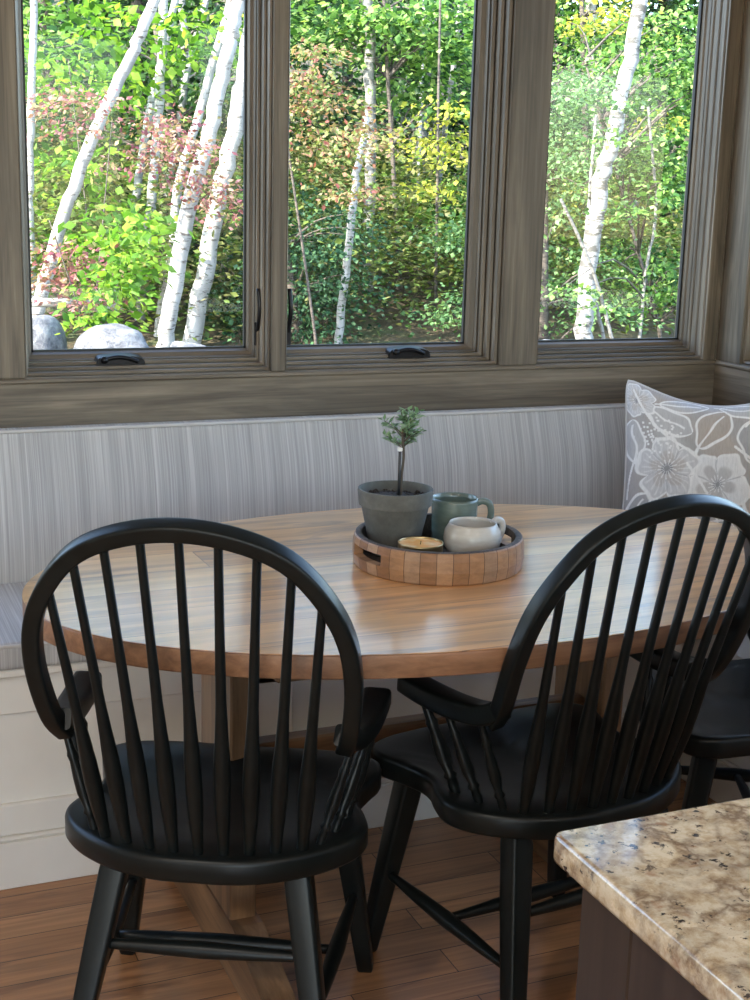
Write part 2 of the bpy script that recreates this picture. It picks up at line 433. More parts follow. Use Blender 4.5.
# long face: cap moulding, top rail, bottom rail, stiles, baseboard
b = MB()
b.box((-1.6, YF-.018, .470), (XF, YF+.05, .488), .004)
b.box((XF-.018, YE, .470), (XF+.05, YF+.05, .488), .004)
bpart(b, 'cap_moulding', M_paint)
b = MB()
b.box((-1.6, YF, .385), (XF, YF+.02, .470), .003)
b.box((-1.6, YF, .115), (XF, YF+.02, .185), .003)
for x in (-1.2, -.32, .86, 1.92): b.box((x, YF, .115), (x+.10, YF+.02, .470), .003)
b.box((XF, YE, .385), (XF+.02, YF+.02, .470), .003); b.box((XF, YE, .115), (XF+.02, YF+.02, .185), .003)
b.box((XF, YE, .115), (XF+.02, YE+.08, .47), .003)
bpart(b, 'face_frame', M_paint)
b = MB()
b.box((-1.6, YF-.014, .0), (XF, YF+.02, .105), .002); b.box((-1.6, YF-.010, .105), (XF, YF+.02, .115), .004)
b.box((XF-.014, YE, .0), (XF+.02, YF, .105), .002); b.box((XF-.010, YE, .105), (XF+.02, YF, .115), .004)
bpart(b, 'baseboard', M_paint)

def cushion(poly3, name, m, label, cat, group, welt_pts=None):
    pass
# seat cushions (each a thing)
def soft_box(lo, hi, r, name, m, label, group, welts, cat='cushion'):
    cx = [(lo[i]+hi[i])/2 for i in range(3)]
    o = MB(); x0,y0 = lo[0]-cx[0], lo[1]-cx[1]; x1,y1 = hi[0]-cx[0], hi[1]-cx[1]
    poly = []
    for (qx, qy, a0) in ((x1-r, y0+r, -90), (x1-r, y1-r, 0), (x0+r, y1-r, 90), (x0+r, y0+r, 180)):
        for k in range(5): a = R(a0+90*k/4); poly.append((qx+r*math.cos(a), qy+r*math.sin(a)))
    o.prism(poly, 0, hi[2]-lo[2], r, nb=4)
    ob = o.build(name, m, loc=(cx[0], cx[1], lo[2])); tag(ob, label, cat, group)
    for w in welts:
        t = MB(); t.tube([(p[0]-cx[0], p[1]-cx[1], p[2]-lo[2]) for p in w], .0045, 8); t.build('welt', M_welt, ob)
    return ob
SEAT_T = .547
soft_box((-1.6, 2.672, .489), (1.985, 3.125, SEAT_T), .014, 'seat_cushion', M_fab_seat,
         'long striped grey seat cushion on the white bench left of and behind the table', 'bench seat cushions',
         [[(-1.58, 2.675, .541), (1.98, 2.675, .541)]])
soft_box((1.99, YE-.02, .489), (2.44, 3.125, SEAT_T), .014, 'seat_cushion', M_fab_seat_r,
         'short striped grey seat cushion under the floral pillow in the bench corner', 'bench seat cushions',
         [[(1.993, YE, .541), (1.993, 3.1, .541)]])
# back cushions
def back_cushion(p0, p1, normal, name, label):
    """upright pad from p0 to p1 (plan), thickness towards the wall, slightly crowned"""
    p0 = Vector(p0); p1 = Vector(p1); d = (p1-p0); L = d.length; d.normalize(); n = Vector(normal)
    z0, z1 = SEAT_T-.012, .892; T = .125
    sec = catmull([(0,0,z0),(-.002,0,z0+.08),(.016,0,z0+.22),(.052,0,z1-.03),(.060,0,z1-.008),(.068,0,z1),(.085,0,z1+.003),(T-.02,0,z1+.002),(T-.004,0,z1-.012),(T,0,z1-.05),(T,0,z0)], 4)
    K = 40; b = MB(); vs = []
    m = len(sec)
    for k in range(K+1):
        e = min(k, K-k)/K*L; s = .012*max(0, 1-e/.05)**2
        for q in sec:
            f = q.x + (s if q.x < T/2 else -s); pt = p0 + d*(L*k/K) + n*(-f)
            vs.append((pt.x, pt.y, q.z - (s*.6 if q.z > z0+.1 else 0)))
    fs = []
    for k in range(K):
        for i in range(m):
            j = (i+1) % m; fs.append((k*m+i, k*m+j, (k+1)*m+j, (k+1)*m+i))
    fs.append(tuple(range(m-1,-1,-1))); fs.append(tuple(range(K*m, K*m+m)))
    b.add(vs, fs, True)
    c = (p0+p1)/2; b.v = [(x-c.x, y-c.y, z-z0) for x, y, z in b.v]
    ob = b.build(name, M_fab_back if abs(n.y) > .5 else M_fab_back_r, loc=(c.x, c.y, z0), auto=50)
    tag(ob, label, 'cushion', 'bench back cushions')
    t = MB(); t.tube([tuple(p0 + d*(L*k/K) + n*(-.062) - c + Vector((0,0,z1-z0+.0005)) ) for k in range(K+1)], .0045, 8); t.build('welt', M_welt, ob)
    return ob
back_cushion((-1.6, 3.12, 0), (2.315, 3.12, 0), (0,-1,0), 'back_cushion', 'long striped grey back cushion standing along the wall below the windows')
back_cushion((2.32, 3.10, 0), (2.32, YE, 0), (-1,0,0), 'back_cushion', 'short striped grey back cushion on the right wall behind the floral pillow')

# ------------------------------------------------------------------ floral pillow
def pillow():
    S = .245; n = 330
    root_rot = Matrix.Translation((2.133, 2.784, SEAT_T+.230)) @ Matrix.Rotation(R(-41), 4, 'Z') @ Matrix.Rotation(R(-13), 4, 'X') @ Matrix.Rotation(R(-3), 4, 'Y')
    def half(u, v):
        # pinched sides, soft rounded corners that poke out
        x = u*S*(1 - .055*(1-v*v)) ; z = v*S*(1 - .05*(1-u*u)) - .062*max(0, v)**3*(1-u*u)**1.2
        k = 1 - .040*(abs(u)*abs(v))**7
        h = .078*((1-abs(u)**2.6)*(1-abs(v)**2.6))**.42
        return x*k, z*k, h
    g = np.linspace(-1, 1, n)
    vs = []; cols = []
    white = np.array((.80,.79,.78)); base = np.array((.385,.36,.345)); taupe = np.array((.45,.39,.34)); lt = np.array((.56,.55,.55)); gry = np.array((.30,.295,.30))
    rs = np.random.RandomState(3)
    flowers = [(.02,-.12,.34,0.3,1), (-.52,.02,.34,0.9,0), (.72,.55,.28,.2,1), (-.86,.78,.20,.6,0), (-.35,-.72,.28,.1,1), (.72,-.62,.3,.5,0)]
    leaves = [(-.52,.58,.27,.15,-28), (-.05,.52,.30,.17,62), (.40,.36,.28,.16,100), (-.90,.30,.24,.12,100), (.45,-.35,.27,.13,-50), (-.84,-.45,.24,.12,60), (.28,.80,.28,.13,-15), (.92,.05,.24,.13,-80), (-.02,-.66,.24,.12,20), (-.36,.84,.26,.11,12)]
    U, V = np.meshgrid(g, g)
    wob = .012*np.sin(U*19+V*7)+.010*np.sin(V*23-U*5)
    U2, V2 = U+wob, V+.012*np.sin(U*13-V*17)
    C = np.tile(base, (n, n, 1))
    def put(mask, col):
        nonlocal C
        m = np.clip(mask, 0, 1)[..., None]; C = C*(1-m) + np.asarray(col)*m
    ss = lambda e0, e1, x: (lambda t: t*t*(3-2*t))(np.clip((x-e0)/(e1-e0), 0, 1))
    patch = (np.sin(U*5.1+1.3)*np.sin(V*4.3+.4) + .4*np.sin(U*9+V*7))
    put(ss(.2, .7, patch)*.7, taupe); put(ss(.5, 1.1, -patch)*.8, lt*.85)
    for q, (lx, lz, a, w, rot) in enumerate(leaves):
        c, sn = math.cos(R(rot)), math.sin(R(rot))
        p = ((U2-lx)*c + (V2-lz)*sn)/a; t = (-(U2-lx)*sn + (V2-lz)*c)
        hw = w*np.clip(1-p*p, 0, 1)**.7*(1+.2*p); ins = (np.abs(p) < 1)
        put(ins*ss(0, .01, hw-np.abs(t))*.8, (lt*.9, taupe*.95, gry*1.25)[q % 3])
        put(ins*ss(.020, .010, np.abs(np.abs(t)-hw)), white)
        put((p > -1.25)*(p < .75)*ss(.017, .007, np.abs(t-.01*np.sin(p*4))), white)
    for q, (fx, fz, rr0, ph, solid) in enumerate(flowers):
        dx, dz = U2-fx, V2-fz; rad = np.hypot(dx, dz)/rr0; an = np.arctan2(dz, dx)+ph
        pet = .66+.36*np.abs(np.cos(an*2.5))**.55 + .04*np.sin(an*11+q)
        put(ss(0, .04, pet-rad), white*.93 if solid else lt*1.05)
        put(ss(.075, .03, np.abs(rad-pet)), white)
        inner = .22+.42*np.abs(np.cos(an*2.5))**.8
        put(ss(-.06, .08, inner-rad)*(.75 if solid else .55), base*1.15 if solid else taupe)
        put(ss(.16, .05, np.abs(np.cos(an*2.5)))*ss(0,.05,pet-rad)*.7, gry*1.3)
        if not solid: put((np.sin(an*26) > .6)*ss(0, .06, pet*.9-rad)*ss(.3,.36,rad)*.5, white)
        put(ss(.20, .14, rad), gry)
        put((rad > .08)*(rad < .30)*(np.sin(an*13+rad*9) > .55)*.9, white)
    # stems and berry dots
    for (a0, b0, a1, b1, bend) in ((-.9,.9,-.2,.2,.1), (-.3,.1,.1,-.95,-.1), (.2,.3,.95,.05,.12), (.35,-.5,.3,-1,.06), (-.6,-.3,-.95,-.9,.08), (.3,.55,.8,.95,-.1), (-.85,.2,-.95,-.3,.05)):
        for t in np.linspace(0, 1, 400):
            x = a0+(a1-a0)*t + bend*math.sin(t*math.pi)*(b1-b0); z = b0+(b1-b0)*t - bend*math.sin(t*math.pi)*(a1-a0)
            i = int((x+1)/2*(n-1)); j = int((z+1)/2*(n-1))
            if 1 <= i < n-1 and 1 <= j < n-1: C[j-2:j+2, i-2:i+1] = white
    for k in range(60):
        x = -.62+rs.randn()*.13; z = .38+rs.randn()*.10; i = int((x+1)/2*(n-1)); j = int((z+1)/2*(n-1))
        if 1 <= i < n-5 and 1 <= j < n-5: C[j:j+4, i:i+4] = white
    me = bpy.data.meshes.new('pillow'); b = MB()
    fr = []; bk = []
    for j in range(n):
        for i in range(n):
            x, z, h = half(g[i], g[j]); wob = .003*math.sin(g[i]*11+g[j]*7)*h/.075
            fr.append((x, -h-wob, z)); bk.append((x, h, z))
    fs = [(j*n+i, j*n+i+1, (j+1)*n+i+1, (j+1)*n+i) for j in range(n-1) for i in range(n-1)]
    b.add(fr, fs, True); b.add(bk, [tuple(reversed(f)) for f in fs], True)
    b_v = [tuple(v) for v in b.v]
    m, nt, bs = mat('floral_print'); at = N(nt, 'ShaderNodeVertexColor', layer_name='print')
    f = noise(nt, coords(nt, (300, 20, 60)), 1, 4, .7); r = ramp(nt, f, [(.3,(.88,.88,.88)),(.6,(1.05,1.05,1.05))])
    nt.links.new(mix(nt, 1.0, at.outputs[0], r.outputs[0], 'MULTIPLY'), bs.inputs['Base Color']); bs.inputs['Roughness'].default_value = .85
    bump(nt, bs, noise(nt, coords(nt, (700,700,700)), 1, 2, .5), .3, .0006)
    o = b.build('throw_pillow', m); o.matrix_world = root_rot
    ca = o.data.color_attributes.new('print', 'FLOAT_COLOR', 'POINT')
    flat = np.ones((2*n*n, 4)); flat[:n*n, :3] = C.reshape(-1, 3); flat[n*n:, :3] = base; ca.data.foreach_set('color', flat.ravel())
    tag(o, 'grey throw pillow with white flower print leaning in the bench corner', 'pillow')
    t = MB(); pts = []
    for side in range(4):
        for k in range(30):
            s = -1+2*k/30
            u, v = ((s,-1),(1,s),(-s,1),(-1,-s))[side]
            x, z, h = half(u, v); pts.append((x, 0, z))
    pts.append(pts[0]); t.tube(pts, .0042, 8, cap=False); t.build('piping', plain('pale_piping', (.62,.60,.58), .8), o)
pillow()

# ------------------------------------------------------------------ table
TC = Vector((1.092, 2.266)); TA, TB = .778, .486
table = tag(empty('dining_table', (TC.x, TC.y, 0), R(1)), 'oval dining table with reclaimed plank top on a wooden trestle base', 'table')
poly = [(TA*math.cos(a), TB*math.sin(a)) for a in np.linspace(0, 2*math.pi, 121)[:-1]]
b = MB(); b.prism(poly, .7585, .760, .001, nb=1); b.build('tabletop', M_table, table)
b = MB(); b.prism([(x*1.0, y*1.0) for x, y in poly], .719, .7588, .0035, nb=3); b.build('tabletop_edge', M_tedge, table)
for s in (-1, 1):
    xc = s*.40
    b = MB(); b.box((xc-.026, -.045, .10), (xc+.026, .145, .69), .004); b.build('leg', M_tleg['z'], table)
    b = MB()
    # trestle foot: highest under the post, sloping to both ends
    pr = [(-.31, 0), (.41, 0), (.41, .035), (.36, .055), (.17, .115), (-.07, .115), (-.26, .060), (-.31, .038)]
    vs = [(xc-.030, y, z) for y, z in pr] + [(xc+.030, y, z) for y, z in pr]; n = len(pr)
    b.add(vs, [tuple(range(n)), tuple(range(2*n-1, n-1, -1))] + [(i, n+i, n+(i+1)%n, (i+1)%n) for i in range(n)], False)
    b.build('foot', M_tleg['y'], table)
    b = MB(); b.box((xc-.030, -.30, .675), (xc+.030, .33, .719), .004); b.build('top_cleat', M_tleg['y'], table)
b = MB(); b.box((-.374, .02, .33), (.374, .06, .432), .004); b.build('stretcher', M_tleg['x'], table)

# ------------------------------------------------------------------ chairs
HOOP = [(.222,-.168,.612), (.234,-.205,.655), (.2415,-.245,.745), (.232,-.275,.825), (.200,-.300,.893), (.150,-.318,.948), (.080,-.330,.979), (0,-.335,.990)]
def make_chair():
    root = empty('windsor_armchair')
    # seat
    half = [(0,-.238),(.07,-.235),(.14,-.212),(.20,-.172),(.240,-.125),(.254,-.080),(.245,-.035),(.230,.005),(.228,.045),(.242,.095),(.256,.14),(.248,.185),(.205,.212),(.12,.222),(0,.220)]
    pts = [Vector((x, y, 0)) for x, y in half] + [Vector((-x, y, 0)) for x, y in half[-2:0:-1]]
    poly = [(p.x, p.y) for p in catmull(pts, 4, True)]
    n = len(poly); b = MB(); vs = []; fs = []
    rings = [(.050,.396),(.010,.3962),(.003,.399),(0,.404),(0,.431),(.002,.4365),(.0065,.4395),(.013,.4405)]
    for ins, z in rings:
        for (x, y) in poly:
            k = 1 - ins/max(.05, math.hypot(x, y)); vs.append((x*k, y*k, z))
    dish = [.90,.8,.68,.55,.42,.28,.14]
    def dz(x, y):
        r = math.hypot(x/.24, (y-.02)/.19); e = max(0, 1-r*r)
        return -.017*e**.8*(1 if y < .12 else max(0, 1-(y-.12)/.09)) + .006*max(0, (y-.02)/.2)*math.exp(-(x/.035)**2)*(1 if e > 0 else 0)
    for k in dish:
        for (x, y) in poly: vs.append((x*k, y*k, .4405+dz(x*k, y*k)))
    m = len(rings)+len(dish)
    for k in range(m-1):
        for i in range(n):
            j = (i+1) % n; fs.append((k*n+i, k*n+j, (k+1)*n+j, (k+1)*n+i))
    fs.append(tuple(range(n-1,-1,-1)))
    vs.append((0, 0, .4405+dz(0,0))); c = len(vs)-1
    for i in range(n): fs.append(((m-1)*n+i, (m-1)*n+(i+1)%n, c))
    b.add(vs, fs, True); b.build('seat', M_black, root, auto=60)
    # legs
    for s in (-1, 1):
        for top, ft in (((.147,-.146,.40),(.215,-.257,0)), ((.181,.142,.40),(.233,.204,0))):
            a = Vector((s*top[0], top[1], top[2])); z = Vector((s*ft[0], ft[1], ft[2]))
            P = [z + (a-z)*t for t in (0, .02, .12, .35, .7, .92, 1.0)]
            b = MB(); b.tube(P, [.013,.0155,.0165,.0185,.0215,.0225,.021], 16, sq=.92, up=(0,1,0)); b.build('leg', M_black, root, auto=50)
    # stretchers
    def leg_at(s, fr, z):
        top, ft = ((Vector((.181,.142,.40)), Vector((.233,.204,0))) if fr else (Vector((.147,-.146,.40)), Vector((.215,-.257,0))))
        p = ft + (top-ft)*(z/.40); return Vector((s*p.x, p.y, p.z))
    for s in (-1, 1):
        a, e = leg_at(s, 0, .165), leg_at(s, 1, .175)
        b = MB(); b.tube([a+(e-a)*t for t in (0,.1,.3,.5,.7,.9,1)], [.008,.009,.013,.0155,.013,.009,.008], 10); b.build('side_stretcher', M_black, root)
    a = (leg_at(-1,0,.165)+leg_at(-1,1,.175))/2; e = Vector((-a.x, a.y, a.z))
    b = MB(); b.tube([a+(e-a)*t for t in (0,.08,.3,.5,.7,.92,1)], [.008,.009,.0125,.0145,.0125,.009,.008], 10); b.build('cross_stretcher', M_black, root)
    a = leg_at(-1,0,.255); e = Vector((-a.x, a.y, a.z))
    b = MB(); b.tube([a+(e-a)*t for t in (0,.08,.3,.5,.7,.92,1)], [.008,.009,.0125,.0145,.0125,.009,.008], 10); b.build('rear_stretcher', M_black, root)
    # bent hoop
    pts = [(-x, y, z) for x, y, z in HOOP] + [(x, y, z) for x, y, z in HOOP[-2::-1]]
    cur = catmull(pts, 5)
    b = MB()
    nrm = Vector((0,-.9,-.38)).normalized()
    b.tube(cur, [(.0138,.0150)]*len(cur), 16, sq=.92, up=tuple(nrm)); b.build('hoop', M_black, root, auto=50)
    # spindles
    hp = catmull(HOOP, 10)
    def hoop_at(x):
        q = min(hp[15:], key=lambda p: abs(p.x-abs(x))); return Vector((x, q.y, q.z-.006))
    for i in range(-4, 5):
        tx = math.copysign({0:0,1:.056,2:.110,3:.158,4:.200}[abs(i)], i); t = hoop_at(tx)
        bx = i*.0395; by = -.213 + .30*bx*bx/.16*.8; a = Vector((bx, by, .432))
        K = [(0,.0085),(.06,.0095),(.14,.012),(.24,.0138),(.33,.0132),(.42,.0105),(.52,.0085),(.75,.0074),(1,.0068)]
        b = MB(); b.tube([a+(t-a)*k for k, r in K], [r for k, r in K], 10, cap=False); b.build('spindle', M_black, root)
    # arms with turned supports
    for s in (-1, 1):
        path = catmull([(s*.226,-.190,.640),(s*.231,-.155,.622),(s*.240,-.10,.614),(s*.246,-.04,.611),(s*.251,.02,.612),(s*.253,.056,.614)], 5)
        m = len(path); rad = []
        for k in range(m):
            t = k/(m-1); w = .019 + .0060*math.sin(min(1, t*1.15)*math.pi*.62)**1.5
            rad.append((w*(.82 if t > .96 else 1), (.0175 + .0015*math.sin(t*math.pi))*(.85 if t > .96 else 1)))
        b = MB(); b.tube(path, rad, 16, sq=.85, up=(0,0,1)); b.build('arm', M_black, root, auto=50)
        for (tp, bs, k) in (((.256,-.005,.60),(.212,-.055,.432),1.1), ((.250,-.070,.60),(.200,-.110,.432),.95), ((.232,-.145,.605),(.182,-.155,.432),.85)):
            t = Vector((s*tp[0], tp[1], tp[2])); a = Vector((s*bs[0], bs[1], bs[2]))
            K = [(0,.007),(.10,.009),(.18,.0075),(.21,.0115),(.25,.0075),(.40,.0125),(.55,.0115),(.70,.0085),(.76,.0105),(.80,.008),(1,.0065)]
            b = MB(); b.tube([a+(t-a)*q for q, r in K], [r*k for q, r in K], 10, cap=False); b.build('arm_support', M_black, root)
    return root
def copy_tree(o, parent=None):
    c = o.copy(); COL.objects.link(c); c.parent = parent
    for ch in list(o.children): copy_tree(ch, c)
    return c
ch1 = make_chair()
ch2 = copy_tree(ch1); ch3 = copy_tree(ch1)
for o, loc, az, lab in ((ch1, (.616,2.075,0), 27.9, 'black hoop-back armchair on the left, its back to us at the table'),
                        (ch2, (1.203,2.036,0), -7.4, 'black hoop-back armchair in the middle, beside the granite counter corner'),
                        (ch3, (1.815,2.165,0), -65, 'black armchair partly cut off at the right edge, by the bench corner')):
    o.location = loc; o.rotation_euler = (0, 0, R(-az)); tag(o, lab, 'chair', 'black hoop-back armchairs at the table')

# ------------------------------------------------------------------ tray and things on it
TZ = .7602
def m_stave():
    m, nt, b = mat('barrel_staves')
    tc = nt.nodes.new('ShaderNodeTexCoord'); sx = nt.nodes.new('ShaderNodeSeparateXYZ'); nt.links.new(tc.outputs['Object'], sx.inputs[0])
    at = N(nt, 'ShaderNodeMath', operation='ARCTAN2'); nt.links.new(sx.outputs[1], at.inputs[0]); nt.links.new(sx.outputs[0], at.inputs[1])
    mu = N(nt, 'ShaderNodeMath', operation='MULTIPLY'); mu.inputs[1].default_value = 34/(2*math.pi); nt.links.new(at.outputs[0], mu.inputs[0])
    fl = N(nt, 'ShaderNodeMath', operation='FLOOR'); nt.links.new(mu.outputs[0], fl.inputs[0])
    fr = N(nt, 'ShaderNodeMath', operation='FRACT'); nt.links.new(mu.outputs[0], fr.inputs[0])
    wn = N(nt, 'ShaderNodeTexWhiteNoise', noise_dimensions='1D'); nt.links.new(fl.outputs[0], wn.inputs['W'])
    base = ramp(nt, wn.outputs['Value'], [(0,(.24,.11,.045)),(.35,(.34,.17,.075)),(.7,(.42,.23,.115)),(1,(.30,.19,.12))])
    g = noise(nt, coords(nt, (40,40,90)), 1, 6, .65, .5); gr = ramp(nt, g, [(.3,(.72,)*3),(.7,(1.12,)*3)])
    c = mix(nt, 1.0, base.outputs[0], gr.outputs[0], 'MULTIPLY')
    lt = N(nt, 'ShaderNodeMath', operation='LESS_THAN'); lt.inputs[1].default_value = .045; nt.links.new(fr.outputs[0], lt.inputs[0])
    c = mix(nt, lt.outputs[0], c, (.09,.045,.02))
    nt.links.new(c, b.inputs['Base Color']); b.inputs['Roughness'].default_value = .5; bump(nt, b, g, .3, .001); return m
M_stave = m_stave()
M_char = grain('charred_rim', [(.035,.026,.02),(.07,.052,.04),(.15,.11,.08)], 'z', .7, 120, 60)
def tray(C, Rr=.162, H=.060):
    root = tag(empty('serving_tray', (C[0], C[1], TZ)), 'round tray of light barrel staves with cut handle slots on the table', 'tray')
    n = 144; T = .014
    slots = [R(187), R(7)]; sw = R(18); z0, z1 = .024, .045
    def inslot(a, shrink=0):
        for c in slots:
            d = (a-c+math.pi) % (2*math.pi) - math.pi
            if abs(d) < sw: return True
        return False
    b = MB(); m_ = MB()
    zs = [0, .003, z0, z1, H-.002, H]
    bulge = lambda z: .004*math.sin(min(1, z/H)*math.pi)
    for k in range(n):
        a0, a1 = 2*math.pi*k/n, 2*math.pi*(k+1)/n
        cut = inslot((a0+a1)/2)
        cp = inslot((a0+a1)/2 - 2*math.pi/n); cn = inslot((a0+a1)/2 + 2*math.pi/n)
        def p(r, a, z): return (r*math.cos(a), r*math.sin(a), z)
        for zi in range(len(zs)-1):
            za, zb = zs[zi], zs[zi+1]
            if cut and zi == 2: continue
            ra, rb = Rr-(.002 if zi == 0 else 0)+bulge(za), Rr+bulge(zb)-(.002 if zi == len(zs)-2 else 0)
            b.add([p(ra,a0,za), p(ra,a1,za), p(rb,a1,zb), p(rb,a0,zb)], [(0,1,2,3)], True)
            m_.add([p(Rr-T,a0,za), p(Rr-T,a1,za), p(Rr-T,a1,zb), p(Rr-T,a0,zb)], [(3,2,1,0)], True)
        if cut:
            for z, o in ((z0, (0,1,2,3)), (z1, (3,2,1,0))):
                b.add([p(Rr+bulge(z),a0,z), p(Rr+bulge(z),a1,z), p(Rr-T,a1,z), p(Rr-T,a0,z)], [o], False)
            if not cp: b.add([p(Rr+bulge(z0),a0,z0), p(Rr-T,a0,z0), p(Rr-T,a0,z1), p(Rr+bulge(z1),a0,z1)], [(0,1,2,3)], False)
            if not cn: b.add([p(Rr+bulge(z0),a1,z0), p(Rr-T,a1,z0), p(Rr-T,a1,z1), p(Rr+bulge(z1),a1,z1)], [(3,2,1,0)], False)
    b.build('rim', M_stave, root)
    m_.lathe([(Rr-.002, H), (Rr-.005, H+.0015), (Rr-T+.003, H+.0015), (Rr-T, H)], n)
    m_.build('rim_lining', M_char, root)
    b = MB(); b.lathe([(0,.004),(Rr-T+.001,.004),(Rr-T+.001,.012),(0,.012)], 72); b.build('base', M_char, root)
    return root
TRC = (1.100, 2.274)
tray(TRC)
ZB = TZ+.012
def m_pot():
    m, nt, b = mat('grey_clay'); f = noise(nt, coords(nt, (28,28,28)), 1, 6, .65)
    r = ramp(nt, f, [(.3,(.075,.076,.068)),(.55,(.11,.11,.099)),(.75,(.16,.16,.145))]); nt.links.new(r.outputs[0], b.inputs['Base Color'])
    b.inputs['Roughness'].default_value = .75; bump(nt, b, noise(nt, coords(nt, (300,300,300)), 1, 3, .5), .2, .0006); return m
def m_leafy(name, cols, trans=.35, rough=.45):
    m, nt, b = mat(name)
    g = nt.nodes.new('ShaderNodeNewGeometry')
    r = ramp(nt, g.outputs['Random Per Island'], [(i/(len(cols)-1), c) for i, c in enumerate(cols)])
    nt.links.new(r.outputs[0], b.inputs['Base Color']); b.inputs['Roughness'].default_value = rough; b.inputs['Specular IOR Level'].default_value = .2
    t = nt.nodes.new('ShaderNodeBsdfTranslucent'); br = mix(nt, 1.0, r.outputs[0], (1.25,1.35,.7), 'MULTIPLY'); nt.links.new(br, t.inputs[0])
    mx = nt.nodes.new('ShaderNodeMixShader'); mx.inputs[0].default_value = trans
    out = nt.nodes['Material Output']; nt.links.new(b.outputs[0], mx.inputs[1]); nt.links.new(t.outputs[0], mx.inputs[2]); nt.links.new(mx.outputs[0], out.inputs[0])
    return m
def leaf_mesh(centers, dirs, ups, length, width, name, m, parent=None, loc=(0,0,0)):
    """many 2-quad leaves: numpy arrays (n,3)"""
    n = len(centers); d = dirs/np.linalg.norm(dirs, axis=1)[:, None]
    s = np.cross(d, ups); s /= (np.linalg.norm(s, axis=1)[:, None]+1e-9); u = np.cross(s, d)
    L = length[:, None]; Wd = width[:, None]
    base = centers; mid = centers + d*L*.45 + u*L*.06; tip = centers + d*L - u*L*.10
    lf = mid - s*Wd*.5 - u*L*.08; rg = mid + s*Wd*.5 - u*L*.08
    V = np.stack([base, rg, tip, lf, mid], 1).reshape(-1, 3)
    i = np.arange(n)*5
    F = np.concatenate([np.stack([i, i+1, i+4], 1), np.stack([i+1, i+2, i+4], 1), np.stack([i+2, i+3, i+4], 1), np.stack([i+3, i, i+4], 1)])
    me = bpy.data.meshes.new(name); me.vertices.add(len(V)); me.vertices.foreach_set('co', V.ravel())
    me.loops.add(F.size); me.loops.foreach_set('vertex_index', F.ravel().astype(np.int32))
    me.polygons.add(len(F)); me.polygons.foreach_set('loop_start', np.arange(0, F.size, 3, dtype=np.int32)); me.update(calc_edges=True)
    me.validate(); me.materials.append(m)
    o = bpy.data.objects.new(name, me); COL.objects.link(o); o.location = loc
    if parent is not None: o.parent = parent
    return o
def pot_plant():
    P = onz(395.5, 490, ZB+.124); x, y = P.x, P.y
    root = tag(empty('potted_plant', (x, y, ZB)), 'small leafy topiary on a bare stem in a grey clay pot on the tray', 'plant')
    M_pot = m_pot()
    b = MB(); b.lathe([(0,0),(.044,0),(.046,.004),(.066,.094),(.067,.096),(.0705,.097),(.0735,.124),(.0725,.128),(.0690,.128),(.0665,.100),(.060,.098),(.045,.01),(0,.01)], 48)
    b.build('pot', M_pot, root, auto=45)
    m, nt, bs = mat('soil'); f = noise(nt, coords(nt, (160,160,160)), 1, 5, .7); r = ramp(nt, f, [(.3,(.012,.009,.007)),(.7,(.07,.052,.04))]); nt.links.new(r.outputs[0], bs.inputs['Base Color']); bs.inputs['Roughness'].default_value = .95; bump(nt, bs, f, 1, .006)
    b = MB(); rr_ = random.Random(4)
    b.lathe([(0,.112),(.03,.113),(.055,.110),(.0675,.107)], 36)
    for k in range(130):
        a = rr_.random()*6.283; r_ = .064*math.sqrt(rr_.random()); s = .002+.003*rr_.random(); c = (r_*math.cos(a), r_*math.sin(a), .112)
        b.lathe([(0,-s*.6),(s,0),(0,s*.7)], 6, M=Matrix.Translation(c))
    b.build('soil', m, root)
    sx, sy = .012, .002
    b = MB(); b.tube(catmull([(sx,sy,.105),(sx+.001,sy,.15),(sx+.004,sy,.19),(sx+.001,sy,.225),(sx+.003,sy,.255)], 5), [.0032]*5+[.0028]*16, 8)
    rs = np.random.RandomState(11)
    tips = []
    for k in range(22):
        a = rs.rand()*6.283; e = rs.rand(); w = .046*(1-.45*abs(e-.45))
        q = Vector((sx+w*math.cos(a)*(.55+.45*rs.rand()), sy+w*math.sin(a)*(.55+.45*rs.rand()), .214+.072*e)); st = Vector((sx+.002, sy, .200+.05*e)); tips.append((st, q))
        b.tube([st, (st+q)/2+Vector((0,0,.003)), q], [.0012,.001,.0007], 5)
    b.build('stem', plain('brown_stem', (.075,.06,.045), .8), root)
    b = MB(); b.tube([(sx-.005,sy-.002,.112),(sx-.005,sy-.002,.206)], .0030, 8); b.build('stake', plain('dark_stake', (.03,.032,.035), .5), root)
    b = MB(); b.box((sx-.009,sy-.006,.200),(sx-.001,sy+.003,.207),.001); b.build('tie', plain('white_tie', (.8,.8,.78), .6), root)
    c = []; d = []
    for st, q in tips:
        for k in range(13):
            t = .3+.75*k/12; p = st+(q-st)*t; a = rs.rand()*6.283
            dd = Vector((math.cos(a), math.sin(a), .35*rs.randn())).normalized()*.8 + (q-st).normalized()*.6
            c.append(p); d.append(dd)
    c = np.array([tuple(p) for p in c]); d = np.array([tuple(p) for p in d])
    n = len(c); L = rs.uniform(.012, .022, n)
    leaf_mesh(c, d, np.tile([0,0,1.], (n,1))+rs.randn(n,3)*.3, L, L*.40, 'foliage', m_leafy('topiary_leaf', [(.10,.17,.09),(.17,.27,.15),(.26,.37,.23),(.36,.46,.32)], .25), root)
pot_plant()
def mug(name, P, prof, handle, m, label, rz, r_h=.005, inner=None):
    root = tag(empty(name, (P.x, P.y, ZB), rz), label, 'mug', 'mugs on the tray')
    b = MB(); b.lathe(prof, 48); b.build('body', m, root)
    b = MB(); c = catmull(handle, 6); b.tube(c, [(r_h*1.35, r_h*.8)]*len(c), 10, up=(0,1,0)); b.build('handle', m, root)
    return root
